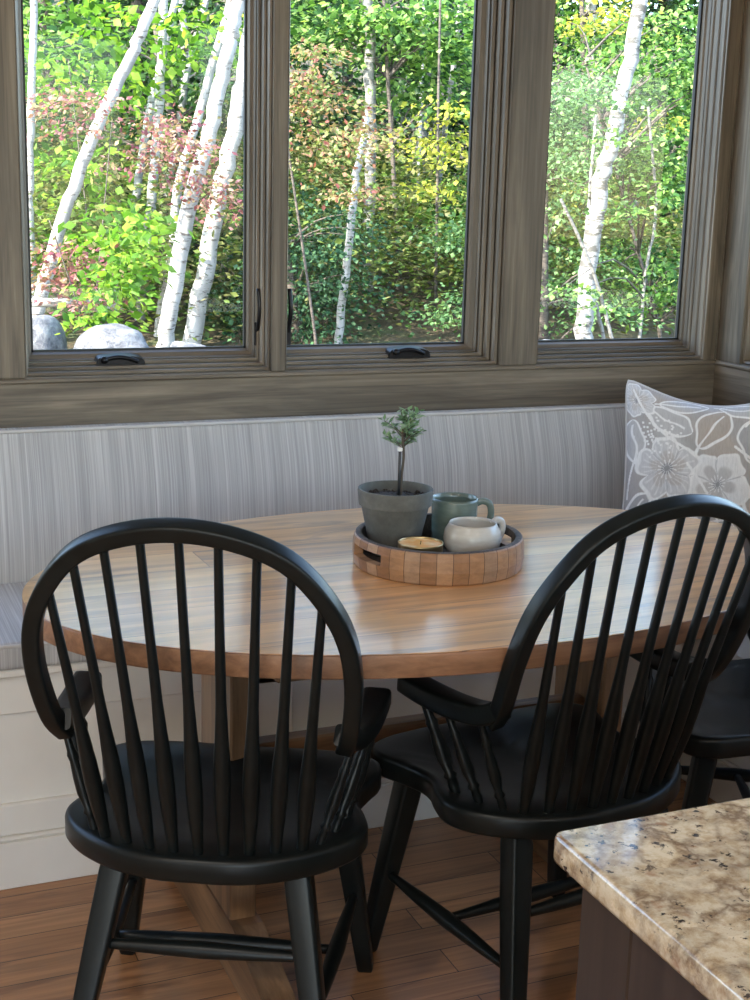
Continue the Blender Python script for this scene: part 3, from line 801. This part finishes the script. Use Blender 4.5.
def m_glaze(name, c0, c1, rough=.25):
    m, nt, b = mat(name); f = noise(nt, coords(nt, (14,14,60)), 1, 4, .6); r = ramp(nt, f, [(.35,c0),(.65,c1)]); nt.links.new(r.outputs[0], b.inputs['Base Color'])
    b.inputs['Roughness'].default_value = rough; b.inputs['Coat Weight'].default_value = .3; bump(nt, b, noise(nt, coords(nt, (5,5,260)), 1, 2, .5), .12, .001); return m
HB = R(-18)
mug('mug', onz(455, 497, ZB+.096), [(0,.003),(.040,.003),(.0435,.006),(.0455,.03),(.0465,.090),(.0455,.096),(.0435,.095),(.043,.085),(.0415,.02),(.036,.010),(0,.009)],
    [(.044,0,.083),(.056,0,.088),(.070,0,.082),(.074,0,.062),(.068,0,.040),(.055,0,.026),(.044,0,.022)], m_glaze('sage_glaze', (.10,.135,.115), (.14,.18,.155)), 'tall sage green mug standing behind the white mug on the tray', HB)
mug('mug', onz(473, 522, ZB+.070), [(0,.003),(.036,.003),(.042,.006),(.053,.022),(.0565,.038),(.054,.054),(.047,.066),(.0455,.070),(.0435,.069),(.044,.064),(.050,.052),(.052,.038),(.045,.014),(0,.010)],
    [(.046,0,.060),(.058,0,.067),(.072,0,.062),(.075,0,.047),(.068,0,.031),(.054,0,.023)], m_glaze('cream_glaze', (.50,.47,.42), (.60,.57,.52)), 'round cream-white mug at the front of the tray', R(12), .0055)
def candle():
    P = onz(420.5, 542, ZB+.052)
    root = tag(empty('candle_tin', (P.x, P.y, ZB)), 'low gold candle tin with a pale wax fill at the tray front', 'candle')
    b = MB(); b.lathe([(0,0),(.040,0),(.042,.002),(.042,.050),(.0425,.052),(.0410,.052),(.0405,.050),(.0405,.004),(0,.003)], 48)
    b.build('tin', plain('brass_tin', (.42,.30,.15), .28, .9), root)
    m, nt, bs = mat('wax'); f = noise(nt, coords(nt, (30,30,30)), 1, 3, .5); r = ramp(nt, f, [(.38,(.82,.42,.13)),(.6,(.92,.70,.42))]); nt.links.new(r.outputs[0], bs.inputs['Base Color']); bs.inputs['Roughness'].default_value = .35
    bs.inputs['Subsurface Weight'].default_value = .2; bs.inputs['Subsurface Radius'].default_value = (.01,.006,.003)
    b = MB(); b.lathe([(0,.0475),(.02,.047),(.0402,.0485)], 40); b.build('wax', m, root)
    b = MB(); b.tube([(0,0,.046),(.001,0,.054)], .0009, 6); b.build('wick', plain('wick', (.04,.03,.02), .9), root)
candle()

# ------------------------------------------------------------------ kitchen counter
CX, CY, CZ = .554, .909, .930
b = MB(); r = .012; poly = []
for (qx, qy, a0) in ((1.9-r, -.6+r, -90), (1.9-r, CY-r, 0), (CX+r, CY-r, 90), (CX+r, -.6+r, 180)):
    for k in range(5): a = R(a0+90*k/4); poly.append((qx+r*math.cos(a)-CX, qy+r*math.sin(a)-CY))
b.prism(poly, -.026, 0, .005, nb=2)
tag(b.build('countertop', M_granite, loc=(CX, CY, CZ)), 'polished beige and brown granite countertop with dark flecks at lower right', 'countertop')
cab = tag(empty('base_cabinet', (CX+.016, CY-.03, 0)), 'dark brown cabinet under the granite countertop', 'cabinet')
x0, y0 = 0, 0
b = MB(); b.box((.012, -1.4, .0), (1.2, -.012, .9035)); b.build('body', M_cab, cab)
b = MB()
b.box((0, -.075, 0), (.014, 0, .903), .002); b.box((0, -.75, 0), (.014, -.675, .903), .002); b.box((0, -.675, .80), (.014, -.075, .903), .002); b.box((0, -.675, 0), (.014, -.075, .11), .002)
b.box((.014, -.014, 0), (.09, 0, .903), .002); b.box((.09, -.014, .82), (1.2, 0, .903), .002); b.box((.09, -.014, 0), (1.2, 0, .11), .002)
b.build('face_frame', M_cab, cab)
b = MB(); b.tube([(.010,-.0785,.11),(.010,-.0785,.80)], .0035, 8); b.tube([(.010,-.0785,.797),(.010,-.67,.797)], .0035, 8); b.build('panel_bead', M_cab, cab)

# ------------------------------------------------------------------ outside
def m_bark(name, white, dark, thr=.56, hs=9, vs=40):
    m, nt, b = mat(name)
    f = noise(nt, coords(nt, (hs, hs, vs)), 1, 5, .7, .3)
    f2 = noise(nt, coords(nt, (3,3,2.2)), 1, 4, .6, .5)
    a = ramp(nt, f, [(thr, (0,)*3), (thr+.06, (1,)*3)]); a2 = ramp(nt, f2, [(.40,(0,)*3),(.62,(1,)*3)])
    c = mix(nt, a2.outputs[0], white, tuple(w*.55+.02 for w in white)); c = mix(nt, a.outputs[0], c, dark)
    nt.links.new(c, b.inputs['Base Color']); b.inputs['Roughness'].default_value = .8; bump(nt, b, f, .4, .02); return m
M_birch = m_bark('birch_bark', (.42,.41,.39), (.10,.085,.075), .55)
M_patchy = m_bark('patchy_birch_bark', (.34,.335,.32), (.085,.08,.07), .50, 5, 16)
M_grey = m_bark('grey_bark', (.26,.25,.23), (.09,.08,.07), .52)
M_brown = m_bark('brown_bark', (.13,.105,.085), (.05,.04,.035), .5)
LIME = m_leafy('lime_leaves', [(.03,.09,.015),(.09,.21,.025),(.19,.35,.04),(.34,.47,.07)], .5)
GREEN = m_leafy('green_leaves', [(.015,.05,.015),(.04,.11,.03),(.10,.22,.05),(.20,.35,.08),(.36,.48,.18)], .42)
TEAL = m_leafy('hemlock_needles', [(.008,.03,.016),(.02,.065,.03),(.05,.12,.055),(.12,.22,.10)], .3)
RED = m_leafy('red_maple_leaves', [(.15,.045,.065),(.27,.09,.11),(.34,.16,.15),(.20,.20,.08),(.40,.22,.20)], .35)
MIXD = m_leafy('turning_leaves', [(.12,.20,.06),(.30,.15,.11),(.20,.28,.09),(.36,.29,.16),(.28,.08,.08),(.17,.26,.08)], .4)
YELL = m_leafy('yellow_leaves', [(.18,.28,.05),(.42,.42,.07),(.58,.50,.10),(.24,.34,.07)], .45)
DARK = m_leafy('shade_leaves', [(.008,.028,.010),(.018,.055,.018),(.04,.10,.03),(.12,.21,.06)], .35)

def ground_z(x, y):
    d = max(0, y-4.0)
    return -.55 + .075*min(d, 8) + .20*max(0, min(d-8, 60)) + .12*math.sin(x*.7+y*.3)*min(1, d/6) + .25*math.sin(x*.23+1)*min(1, d/12)
def ground():
    b = MB(); n = 70; vs = []; xs = np.linspace(-25, 60, n); ys = np.concatenate([[3.3], 3.3+np.linspace(0.1, 1, n-1)**1.6*66])
    for y in ys:
        for x in xs: vs.append((x, y, ground_z(x, y)))
    b.add(vs, [(j*n+i, j*n+i+1, (j+1)*n+i+1, (j+1)*n+i) for j in range(n-1) for i in range(n-1)], True)
    m, nt, bs = mat('forest_floor'); f = noise(nt, coords(nt, (1.5,1.5,1.5)), 1, 8, .7); r = ramp(nt, f, [(.3,(.035,.028,.016)),(.5,(.085,.06,.03)),(.62,(.07,.09,.03)),(.75,(.15,.11,.06))])
    nt.links.new(r.outputs[0], bs.inputs['Base Color']); bs.inputs['Roughness'].default_value = .95; bump(nt, bs, f, 1, .15)
    struct(b, 'ground', m)
    b = MB(); b.box((-60,-60,-.7),(60,3.3,-.56)); b.box((2.66,3.3,-.7),(60,3.4,-.56)); struct(b, 'ground_lawn', m)
ground()

def tree(name, label, group, base, top, r0, bark, crowns, leafm=None, lsize=.08, seed=0, mids=(), twig=True, nleaf=None, flat=.28, cat='tree', r1=None):
    """base/top: world points of the trunk; crowns: [(center, (rx,ry,rz), clusters, per cluster, cluster radius)]"""
    rs = np.random.RandomState(seed); B = Vector(base)
    root = tag(empty(name, B), label, cat, group)
    pts = [B] + [Vector(m) for m in mids] + [Vector(top)]
    pts = [p-B for p in pts]; cur = catmull(pts, 8)
    cur = [p + Vector((rs.randn()*.12*r0, rs.randn()*.12*r0, 0))*(1 if 0 < i < len(cur)-1 else 0) for i, p in enumerate(cur)]
    cur[0] = cur[0] + Vector((0,0,-.15)); n = len(cur); r1 = r1 if r1 is not None else r0*.45
    tw = MB(); tw.tube(cur, [r0*(1.25 if i == 0 else 1)*(1-i/(n-1)) + r1*i/(n-1) for i in range(n)], 10)
    C = []; D = []; U = []; Ls = []
    for (c, rad, ncl, per, cr) in crowns:
        c = Vector(c)-B
        for k in range(ncl):
            v = rs.randn(3); v /= np.linalg.norm(v); v *= rs.rand()**.4
            q = Vector((c.x+v[0]*rad[0], c.y+v[1]*rad[1], c.z+v[2]*rad[2]))
            # nearest trunk point a bit lower
            st = min(cur, key=lambda p: (p-Vector((q.x, q.y, q.z-.35*(abs(q.x-p.x)+abs(q.y-p.y))))).length)
            if twig and k % 2 == 0:
                mid = (st+q)/2 + Vector((0, 0, .12*(q-st).length))
                pp = catmull([st, mid, q], 3); tw.tube(pp, [max(.004, .016*(1-i/(len(pp)-1))) for i in range(len(pp))], 5, cap=False)
            out = Vector((q.x-st.x, q.y-st.y, 0)); out = out.normalized() if out.length > 1e-3 else Vector((1,0,0))
            p = rs.randn(per, 3)*np.array([cr, cr, cr*flat])*.55; rho = np.hypot(p[:,0], p[:,1]); p[:,2] -= rho*.25
            C.append(p+np.array(q)); dd = np.c_[p[:,0]*1.2/cr, p[:,1]*1.2/cr, np.full(per, -.15)] + np.array(out)*.5 + rs.randn(per,3)*.55; D.append(dd)
            U.append(np.tile([0,0,1.], (per,1)) + rs.randn(per,3)*.55); Ls.append(rs.uniform(.6, 1.25, per)*lsize)
    tw.build('trunk', bark, root)
    if C:
        C = np.concatenate(C); D = np.concatenate(D); U = np.concatenate(U); Ls = np.concatenate(Ls)
        leaf_mesh(C, D, U, Ls, Ls*.72, 'foliage', leafm, root)
    return root
def at(u, v, Y): p = ony(u, v, Y); return p
def foot(u, Y, v=300):
    p = ony(u, v, Y); return (p.x, Y, ground_z(p.x, Y))
def hi(u, v, Y, dY=0): p = ony(u, v, Y+dY); return (p.x, Y+dY, p.z)
G1 = 'white birches outside the left window'
# --- left window: leaning white birches
def birch(lab, pix, Y, w, seed, group=G1, dY=.0, bark=None, cr=(), lm=None, ls=.08, name='birch_tree', ext=1.6):
    """pix: list of (u,v) up the trunk, lowest first"""
    P = [Vector(hi(u, v, Y, dY*i)) for i, (u, v) in enumerate(pix)]
    d = (P[0]-P[1]).normalized(); t = (P[0].z - ground_z(P[0].x, P[0].y))/max(.2, -d.z)
    bs = P[0] + d*t; bs.z = ground_z(bs.x, bs.y)
    e = (P[-1]-P[-2]).normalized(); tp = P[-1] + e*ext
    dist = (P[0]-CAM_C).length; r = w/2*dist/F_PX
    tree(name, lab, group, bs, tp, r, bark or M_birch, cr, lm, ls, seed, mids=P, r1=r*.7)
birch('white birch leaning right across the left window, left of the others', [(40,300),(62,222),(95,132),(128,62),(155,0)], 11, 14, 1)
birch('slim white birch at the far left edge of the left window', [(33,290),(30,200),(31,110),(35,0)], 12, 9, 2)
birch('slim straight white birch in the middle of the left window', [(143,285),(156,150),(165,0)], 12.5, 11, 3)
birch('thin grey-white birch just right of the slim middle one', [(150,285),(170,180),(188,70),(205,5)], 14, 8, 4)
birch('stout white birch rising from behind the round boulder', [(166,342),(185,225),(210,130),(228,50),(238,0)], 10.5, 18, 5)
birch('stout white birch nearest the right side of the left window', [(193,335),(215,215),(236,120),(250,30)], 11.5, 20, 6)
birch('grey slanting trunk behind the stout right birch', [(208,338),(222,280),(240,210),(262,120),(278,0)], 13, 9, 7, bark=M_grey)
birch('white birch crossing behind the slim middle one, close to the lime leaves', [(118,290),(135,200),(150,110),(176,0)], 13.2, 9, 71)
birch('white birch between the slim middle one and the stout pair', [(158,335),(172,250),(180,180),(200,110)], 12.0, 11, 72)
birch('grey birch high behind the gap of the stout pair', [(150,330),(163,200),(184,90),(182,0)], 15.0, 9, 73, bark=M_grey)
# --- middle window
birch('slender white birch low in the middle window', [(338,342),(347,260),(357,175),(361,150)], 11, 9, 8, group='trees outside the middle window', ext=.3)
birch('straight grey trunk beside the slender white birch', [(366,342),(369,230),(371,120),(368,0)], 13, 13, 9, group='trees outside the middle window', bark=M_grey, name='grey_tree')
birch('thin pale sapling right of centre in the middle window', [(425,338),(436,250),(440,170),(450,90)], 14, 7, 10, group='trees outside the middle window', bark=M_grey, name='sapling')
birch('thinnest pale stem right of the grey trunk', [(418,330),(416,240),(420,130)], 16, 5, 11, group='trees outside the middle window', bark=M_birch, name='sapling')
birch('pale stem at the right side of the middle window', [(447,340),(458,290),(473,230),(490,150)], 14, 9, 111, group='trees outside the middle window', bark=M_grey, name='sapling')
# --- right window
birch('large pale birch leaning right in the right window', [(583,338),(591,250),(603,180),(620,105),(641,0)], 9.9, 19, 12, group='trees outside the right window', bark=M_patchy)
birch('thin sapling crossing in front of the large birch', [(611,335),(596,280),(580,240),(566,210)], 9.5, 4, 13, group='trees outside the right window', ext=.1, bark=M_grey, name='sapling')
birch('thin upright sapling left of the large birch', [(603,335),(587,255),(590,190),(594,140)], 10, 4, 14, group='trees outside the right window', ext=.2, bark=M_grey, name='sapling')
birch('thin sapling low at the right side of the right window', [(640,335),(646,270),(656,210),(650,130)], 10.5, 3.5, 15, group='trees outside the right window', ext=.2, name='sapling', bark=M_grey)

def crown(u, v, Y, ru, rv, ncl, per, cr, dy=.8):
    p = ony(u, v, Y); k = (p-CAM_C).dot(fw)/F_PX
    return (tuple(p), (ru*k, dy, rv*k), ncl, per, cr)
def ctree(name, label, group, u, Y, leafm, ls, crowns, bark=M_brown, r=.05, seed=0, top=-150, twig=True):
    f = foot(u, Y); t = hi(u+rnd.uniform(-90, 90), top, Y)
    tree(name, label, group, f, t, r, bark, crowns, leafm, ls, seed, twig=twig)
GL, GM, GR = 'trees outside the left window', 'trees outside the middle window', 'trees outside the right window'
ctree('striped_maple', 'lime green young maple with big leaves in the left window', GL, 100, 12.3, LIME, .105, [
    crown(62,30,12.4,60,70,13,34,.36), crown(100,80,12.6,62,60,11,34,.34), crown(112,250,12.0,32,66,20,40,.34), crown(60,190,12.6,38,50,9,30,.36), crown(175,25,12.4,60,34,10,34,.42)], seed=21, twig=False, top=60, r=.009, bark=M_brown)
ctree('striped_maple', 'small lime green maple hanging low over the round boulders', GL, 112, 9.6, LIME, .085, [
    crown(118,235,9.6,16,34,6,34,.24), crown(108,285,9.4,20,24,7,36,.24), crown(92,316,9.2,20,7,3,26,.18,.3)], seed=121, twig=False, top=220, r=.008, bark=M_brown)
ctree('red_maple', 'dusky red young maple tangled among the left birches', GL, 85, 10.2, RED, .050, [
    crown(80,112,10.2,28,26,7,60,.26), crown(165,150,10.2,34,34,9,60,.26), crown(62,265,9.8,34,22,9,60,.24,.3), crown(215,195,10.2,30,22,7,60,.24), crown(95,290,9.6,18,14,4,46,.22,.3), crown(185,120,10.2,26,10,4,50,.24)], seed=22, twig=False, top=120, r=.008, bark=M_brown)
ctree('turning_maple', 'maple turning pink and orange in the middle window', GM, 322, 10.4, MIXD, .046, [
    crown(318,70,10.4,34,46,17,60,.24), crown(340,125,10.2,34,38,13,60,.24), crown(310,175,10.4,18,30,5,40,.25), crown(352,190,10.2,20,18,5,50,.22)], seed=23, twig=False, r=.013, bark=M_brown)
ctree('yellow_birch', 'small tree with yellow leaves in the middle window', GM, 436, 12.0, YELL, .065, [
    crown(440,125,12,34,30,8,40,.28), crown(432,190,11.8,22,12,4,34,.26), crown(455,150,12,26,24,6,40,.3)], seed=24, twig=False, r=.018, bark=M_brown)
ctree('leafy_tree', 'bright green leafy tree filling the top of the middle window', GM, 400, 13.0, GREEN, .085, [
    crown(420,25,13,80,45,34,70,.42), crown(330,15,13.4,60,30,16,60,.4), crown(440,80,13.2,50,30,12,60,.4), crown(455,215,12.6,30,45,10,60,.36)], seed=25, r=.03)
ctree('hemlock', 'dark teal hemlock at lower left of the middle window', GM, 300, 11.5, TEAL, .050, [
    crown(318,255,11.5,40,70,30,120,.40), crown(285,310,11.5,36,40,14,110,.38), crown(240,300,12.0,26,44,10,110,.36)], seed=26, r=.05)
ctree('hemlock', 'pale green hemlock between the middle and right windows', GR, 545, 10.8, m_leafy('pale_hemlock', [(.05,.11,.04),(.10,.20,.08),(.17,.30,.12),(.27,.40,.17)], .35), .050, [
    crown(565,130,10.8,45,95,34,110,.38), crown(470,245,11.0,30,30,9,100,.34), crown(455,300,10.9,30,30,8,90,.3), crown(570,290,10.8,36,44,12,90,.36)], seed=27, r=.05)
ctree('leafy_tree', 'bright green leafy tree around the large birch at right', GR, 668, 10.8, GREEN, .062, [
    crown(672,60,10.8,46,62,32,80,.36), crown(655,165,10.9,50,50,24,80,.34), crown(662,270,10.8,48,55,24,70,.34), crown(595,60,12.5,42,60,16,60,.36), crown(628,215,9.3,16,40,5,40,.2), crown(612,130,9.4,16,24,4,40,.18), crown(590,290,9.3,14,20,3,40,.18)], seed=28, r=.02, top=60)
ctree('yellow_leafed_tree', 'tree with a patch of orange-yellow leaves atop the right window', GR, 590, 13.0, YELL, .075, [
    crown(588,12,13,34,26,9,50,.35), crown(665,118,12.5,30,16,5,44,.3), crown(578,225,13,22,40,5,34,.32)], seed=29, r=.04)
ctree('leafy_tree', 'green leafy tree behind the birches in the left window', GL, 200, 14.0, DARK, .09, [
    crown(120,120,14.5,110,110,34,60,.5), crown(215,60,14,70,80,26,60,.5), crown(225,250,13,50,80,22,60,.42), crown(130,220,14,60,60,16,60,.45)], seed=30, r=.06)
# deeper woods: big individual trees up the slope
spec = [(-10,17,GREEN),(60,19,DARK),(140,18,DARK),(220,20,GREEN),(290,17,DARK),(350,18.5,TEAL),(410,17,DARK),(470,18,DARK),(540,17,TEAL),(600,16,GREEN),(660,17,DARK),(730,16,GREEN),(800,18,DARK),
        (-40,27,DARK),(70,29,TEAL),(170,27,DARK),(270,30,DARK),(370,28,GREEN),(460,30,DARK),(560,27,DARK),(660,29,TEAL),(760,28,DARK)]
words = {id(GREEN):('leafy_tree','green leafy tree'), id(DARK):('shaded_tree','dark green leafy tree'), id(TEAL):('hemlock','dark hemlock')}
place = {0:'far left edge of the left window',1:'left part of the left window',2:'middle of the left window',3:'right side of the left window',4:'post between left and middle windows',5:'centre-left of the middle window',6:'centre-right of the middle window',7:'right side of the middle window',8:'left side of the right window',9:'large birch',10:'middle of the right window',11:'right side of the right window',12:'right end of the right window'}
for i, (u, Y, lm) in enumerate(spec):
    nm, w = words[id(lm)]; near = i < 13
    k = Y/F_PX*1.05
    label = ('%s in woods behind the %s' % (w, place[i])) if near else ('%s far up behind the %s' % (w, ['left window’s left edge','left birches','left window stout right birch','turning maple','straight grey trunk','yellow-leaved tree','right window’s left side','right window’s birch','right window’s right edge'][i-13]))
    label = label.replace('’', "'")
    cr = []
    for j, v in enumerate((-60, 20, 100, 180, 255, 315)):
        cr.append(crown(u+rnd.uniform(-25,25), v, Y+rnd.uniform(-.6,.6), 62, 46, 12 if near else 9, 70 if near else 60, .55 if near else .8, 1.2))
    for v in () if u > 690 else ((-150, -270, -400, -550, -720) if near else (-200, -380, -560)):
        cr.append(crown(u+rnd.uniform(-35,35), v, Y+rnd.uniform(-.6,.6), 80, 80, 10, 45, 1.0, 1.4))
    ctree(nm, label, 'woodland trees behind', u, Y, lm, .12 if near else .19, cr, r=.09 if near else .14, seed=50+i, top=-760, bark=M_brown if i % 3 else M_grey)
# brush along the foot of the woods: uncountable
def brush():
    rs = np.random.RandomState(99); C = []; 
    for k in range(1300):
        u = rs.uniform(-30, 760); Y = rs.uniform(11.5, 18); p = ony(u, 300, Y); z = ground_z(p.x, Y); h = rs.uniform(.2, 1.1)
        C.append(rs.randn(40, 3)*np.array([.35,.35,.22]) + np.array([p.x, Y, z+h]))
    C = np.concatenate(C); n = len(C); L = rs.uniform(.05,.11,n)
    o = leaf_mesh(C, rs.randn(n,3)*np.array([1,1,.4]), np.tile([0,0,1.],(n,1))+rs.randn(n,3)*.4, L, L*.6, 'undergrowth', m_leafy('undergrowth', [(.04,.08,.02),(.12,.12,.04),(.08,.16,.03),(.22,.20,.08),(.16,.26,.05)], .35))
    tag(o, 'low leafy undergrowth covering the foot of the wooded slope', 'undergrowth', kind='stuff')
brush()

# boulders
def m_rock():
    m, nt, b = mat('granite_boulder'); f = noise(nt, coords(nt, (7,7,7)), 1, 8, .75); r = ramp(nt, f, [(.38,(.05,.052,.06)),(.5,(.15,.15,.16)),(.62,(.27,.27,.27))])
    nt.links.new(r.outputs[0], b.inputs['Base Color']); b.inputs['Roughness'].default_value = .85; bump(nt, b, f, .8, .05); return m
M_rock = m_rock()
def boulder(u0, u1, vtop, Y, label, seed, hk=1.0):
    a = ony(u0, 340, Y); e = ony(u1, 340, Y); t = ony((u0+u1)/2, vtop, Y); cx = (a.x+e.x)/2; rx = (e.x-a.x)/2; g = ground_z(cx, Y)-.15; h = (t.z-g)*.93; rx *= 1.12
    rs = np.random.RandomState(seed); b = MB(); n, m = 36, 18; vs = []
    ph = rs.rand(12)*6.28; dirs = rs.randn(12,3)
    for j in range(m+1):
        th = math.pi/2*j/m
        for i in range(n):
            a_ = 2*math.pi*i/n; v = Vector((math.cos(a_)*math.cos(th), math.sin(a_)*math.cos(th), math.sin(th)))
            k = 1
            for q in range(12):
                k += (.035 if q < 7 else .018)*math.sin(ph[q] + (2.5 if q < 7 else 7.0)*(dirs[q][0]*v.x+dirs[q][1]*v.y+dirs[q][2]*v.z))
            w = abs(math.cos(th))**.6
            vs.append((math.cos(a_)*w*rx*k, math.sin(a_)*w*rx*.8*k, h*math.sin(th)**.75*(k*.5+.5)))
    b.add(vs, [(j*n+i, j*n+(i+1)%n, (j+1)*n+(i+1)%n, (j+1)*n+i) for j in range(m) for i in range(n)], True)
    tag(b.build('boulder', M_rock, loc=(cx, Y, g)), label, 'boulder', 'boulders below the left window')
boulder(-25, 66, 306, 9.2, 'tall sunlit boulder at the left edge of the left window', 1)
boulder(64, 152, 325, 8.9, 'wide rounded pale boulder in the left window', 2)
boulder(163, 222, 331, 8.6, 'low boulder right of the stout birch foot', 3)
boulder(212, 246, 338, 8.8, 'small boulder by the right side of the left window', 4)
boulder(538, 562, 333, 9.0, 'small white boulder low in the right window', 5)
boulder(435, 462, 338, 9.0, 'small boulder low in the middle window', 6)
# fallen pale log lying across the boulders
a = ony(5, 303, 10.0); e = ony(122, 307, 10.0)
b = MB(); b.tube([(0,0,0), tuple((e-a)*.5+Vector((0,0,.02))), tuple(e-a)], [.035,.032,.026], 10)
o = b.build('fallen_log', M_birch, loc=tuple(a)); tag(o, 'thin pale fallen log lying level behind the boulders in the left window', 'log')

# ------------------------------------------------------------------ light
w = bpy.data.worlds.new('sky'); sc.world = w; w.use_nodes = True; nt = w.node_tree
sky = N(nt, 'ShaderNodeTexSky', sky_type='NISHITA'); sky.sun_disc = False; sky.sun_elevation = R(42); sky.sun_rotation = R(250); sky.air_density = 1.1; sky.dust_density = 1.0
bg = nt.nodes['Background']; nt.links.new(sky.outputs[0], bg.inputs[0]); bg.inputs[1].default_value = .55
sd = bpy.data.lights.new('sun', 'SUN'); sd.energy = 8.5; sd.angle = R(.6); sd.color = (1,.93,.82)
so = bpy.data.objects.new('sun', sd); COL.objects.link(so)
sv = Vector((-.86, -.28, .62)); so.rotation_euler = sv.to_track_quat('Z', 'Y').to_euler()
# unseen ceiling fill lights, added to brighten the interior
def added_light(x, y, lab, power=9):
    root = tag(empty('fill_light', (x, y, ZC-.002)), lab, 'fill light', 'added unseen fill lights')
    b = MB(); b.lathe([(.075,0),(.095,0),(.095,-.006),(.078,-.008),(.075,0)], 32); b.build('trim_ring', plain('white_ring', (.8,.8,.78), .5), root)
    m, nt_, bs = mat('fill_lens'); bs.inputs['Emission Color'].default_value = (1,.85,.65,1); bs.inputs['Emission Strength'].default_value = 6
    b = MB(); b.lathe([(0,-.004),(.074,-.004)], 24); b.build('lens', m, root)
    l = bpy.data.lights.new('fill_lamp', 'AREA'); l.shape = 'DISK'; l.size = .15; l.energy = power; l.color = (1,.94,.86)
    lo = bpy.data.objects.new('fill_lamp', l); COL.objects.link(lo); lo.parent = root; lo.location = (0,0,-.012)
for i, (x, y) in enumerate(((-.9,-1.6), (1.0,-1.6), (-.9,.3), (-2.3,-.6))):
    added_light(x, y, 'unseen round fill light added over the %s of the kitchen' % ('back left', 'back right', 'front left', 'far left side')[i])
def portal(loc, rot, sx, sy):
    l = bpy.data.lights.new('portal', 'AREA'); l.shape = 'RECTANGLE'; l.size = sx; l.size_y = sy; l.cycles.is_portal = True
    o = bpy.data.objects.new('portal', l); COL.objects.link(o); o.location = loc; o.rotation_euler = rot
for x0, x1 in ((.47,1.09),(1.12,1.74),(1.85,2.41),(-1.35,0),(-2.9,-1.5)):
    portal(((x0+x1)/2, YW+.14, (ZS+ZT)/2), (R(-90),0,0), x1-x0, ZT-ZS)
portal((XW+.14, 2.3, 1.9), (0,R(90),0), 1.78, 1.5); portal((XW+.14, -1.5, 1.75), (0,R(90),0), 1.5, 2.2)
portal((-1.6, YB-.09, 1.4), (R(90),0,0), 2.4, 2.2); portal((1.15, YB-.09, 1.7), (R(90),0,0), 2.1, 1.6)

sc.view_settings.view_transform = 'Standard'; sc.view_settings.look = 'None'; sc.view_settings.gamma = 1; sc.view_settings.use_curve_mapping = False
sc.view_settings.exposure = 1.2
sc.cycles.use_denoising = True; sc.cycles.max_bounces = 10; sc.cycles.transparent_max_bounces = 12; sc.cycles.diffuse_bounces = 6
sc.cycles.sample_clamp_indirect = 6
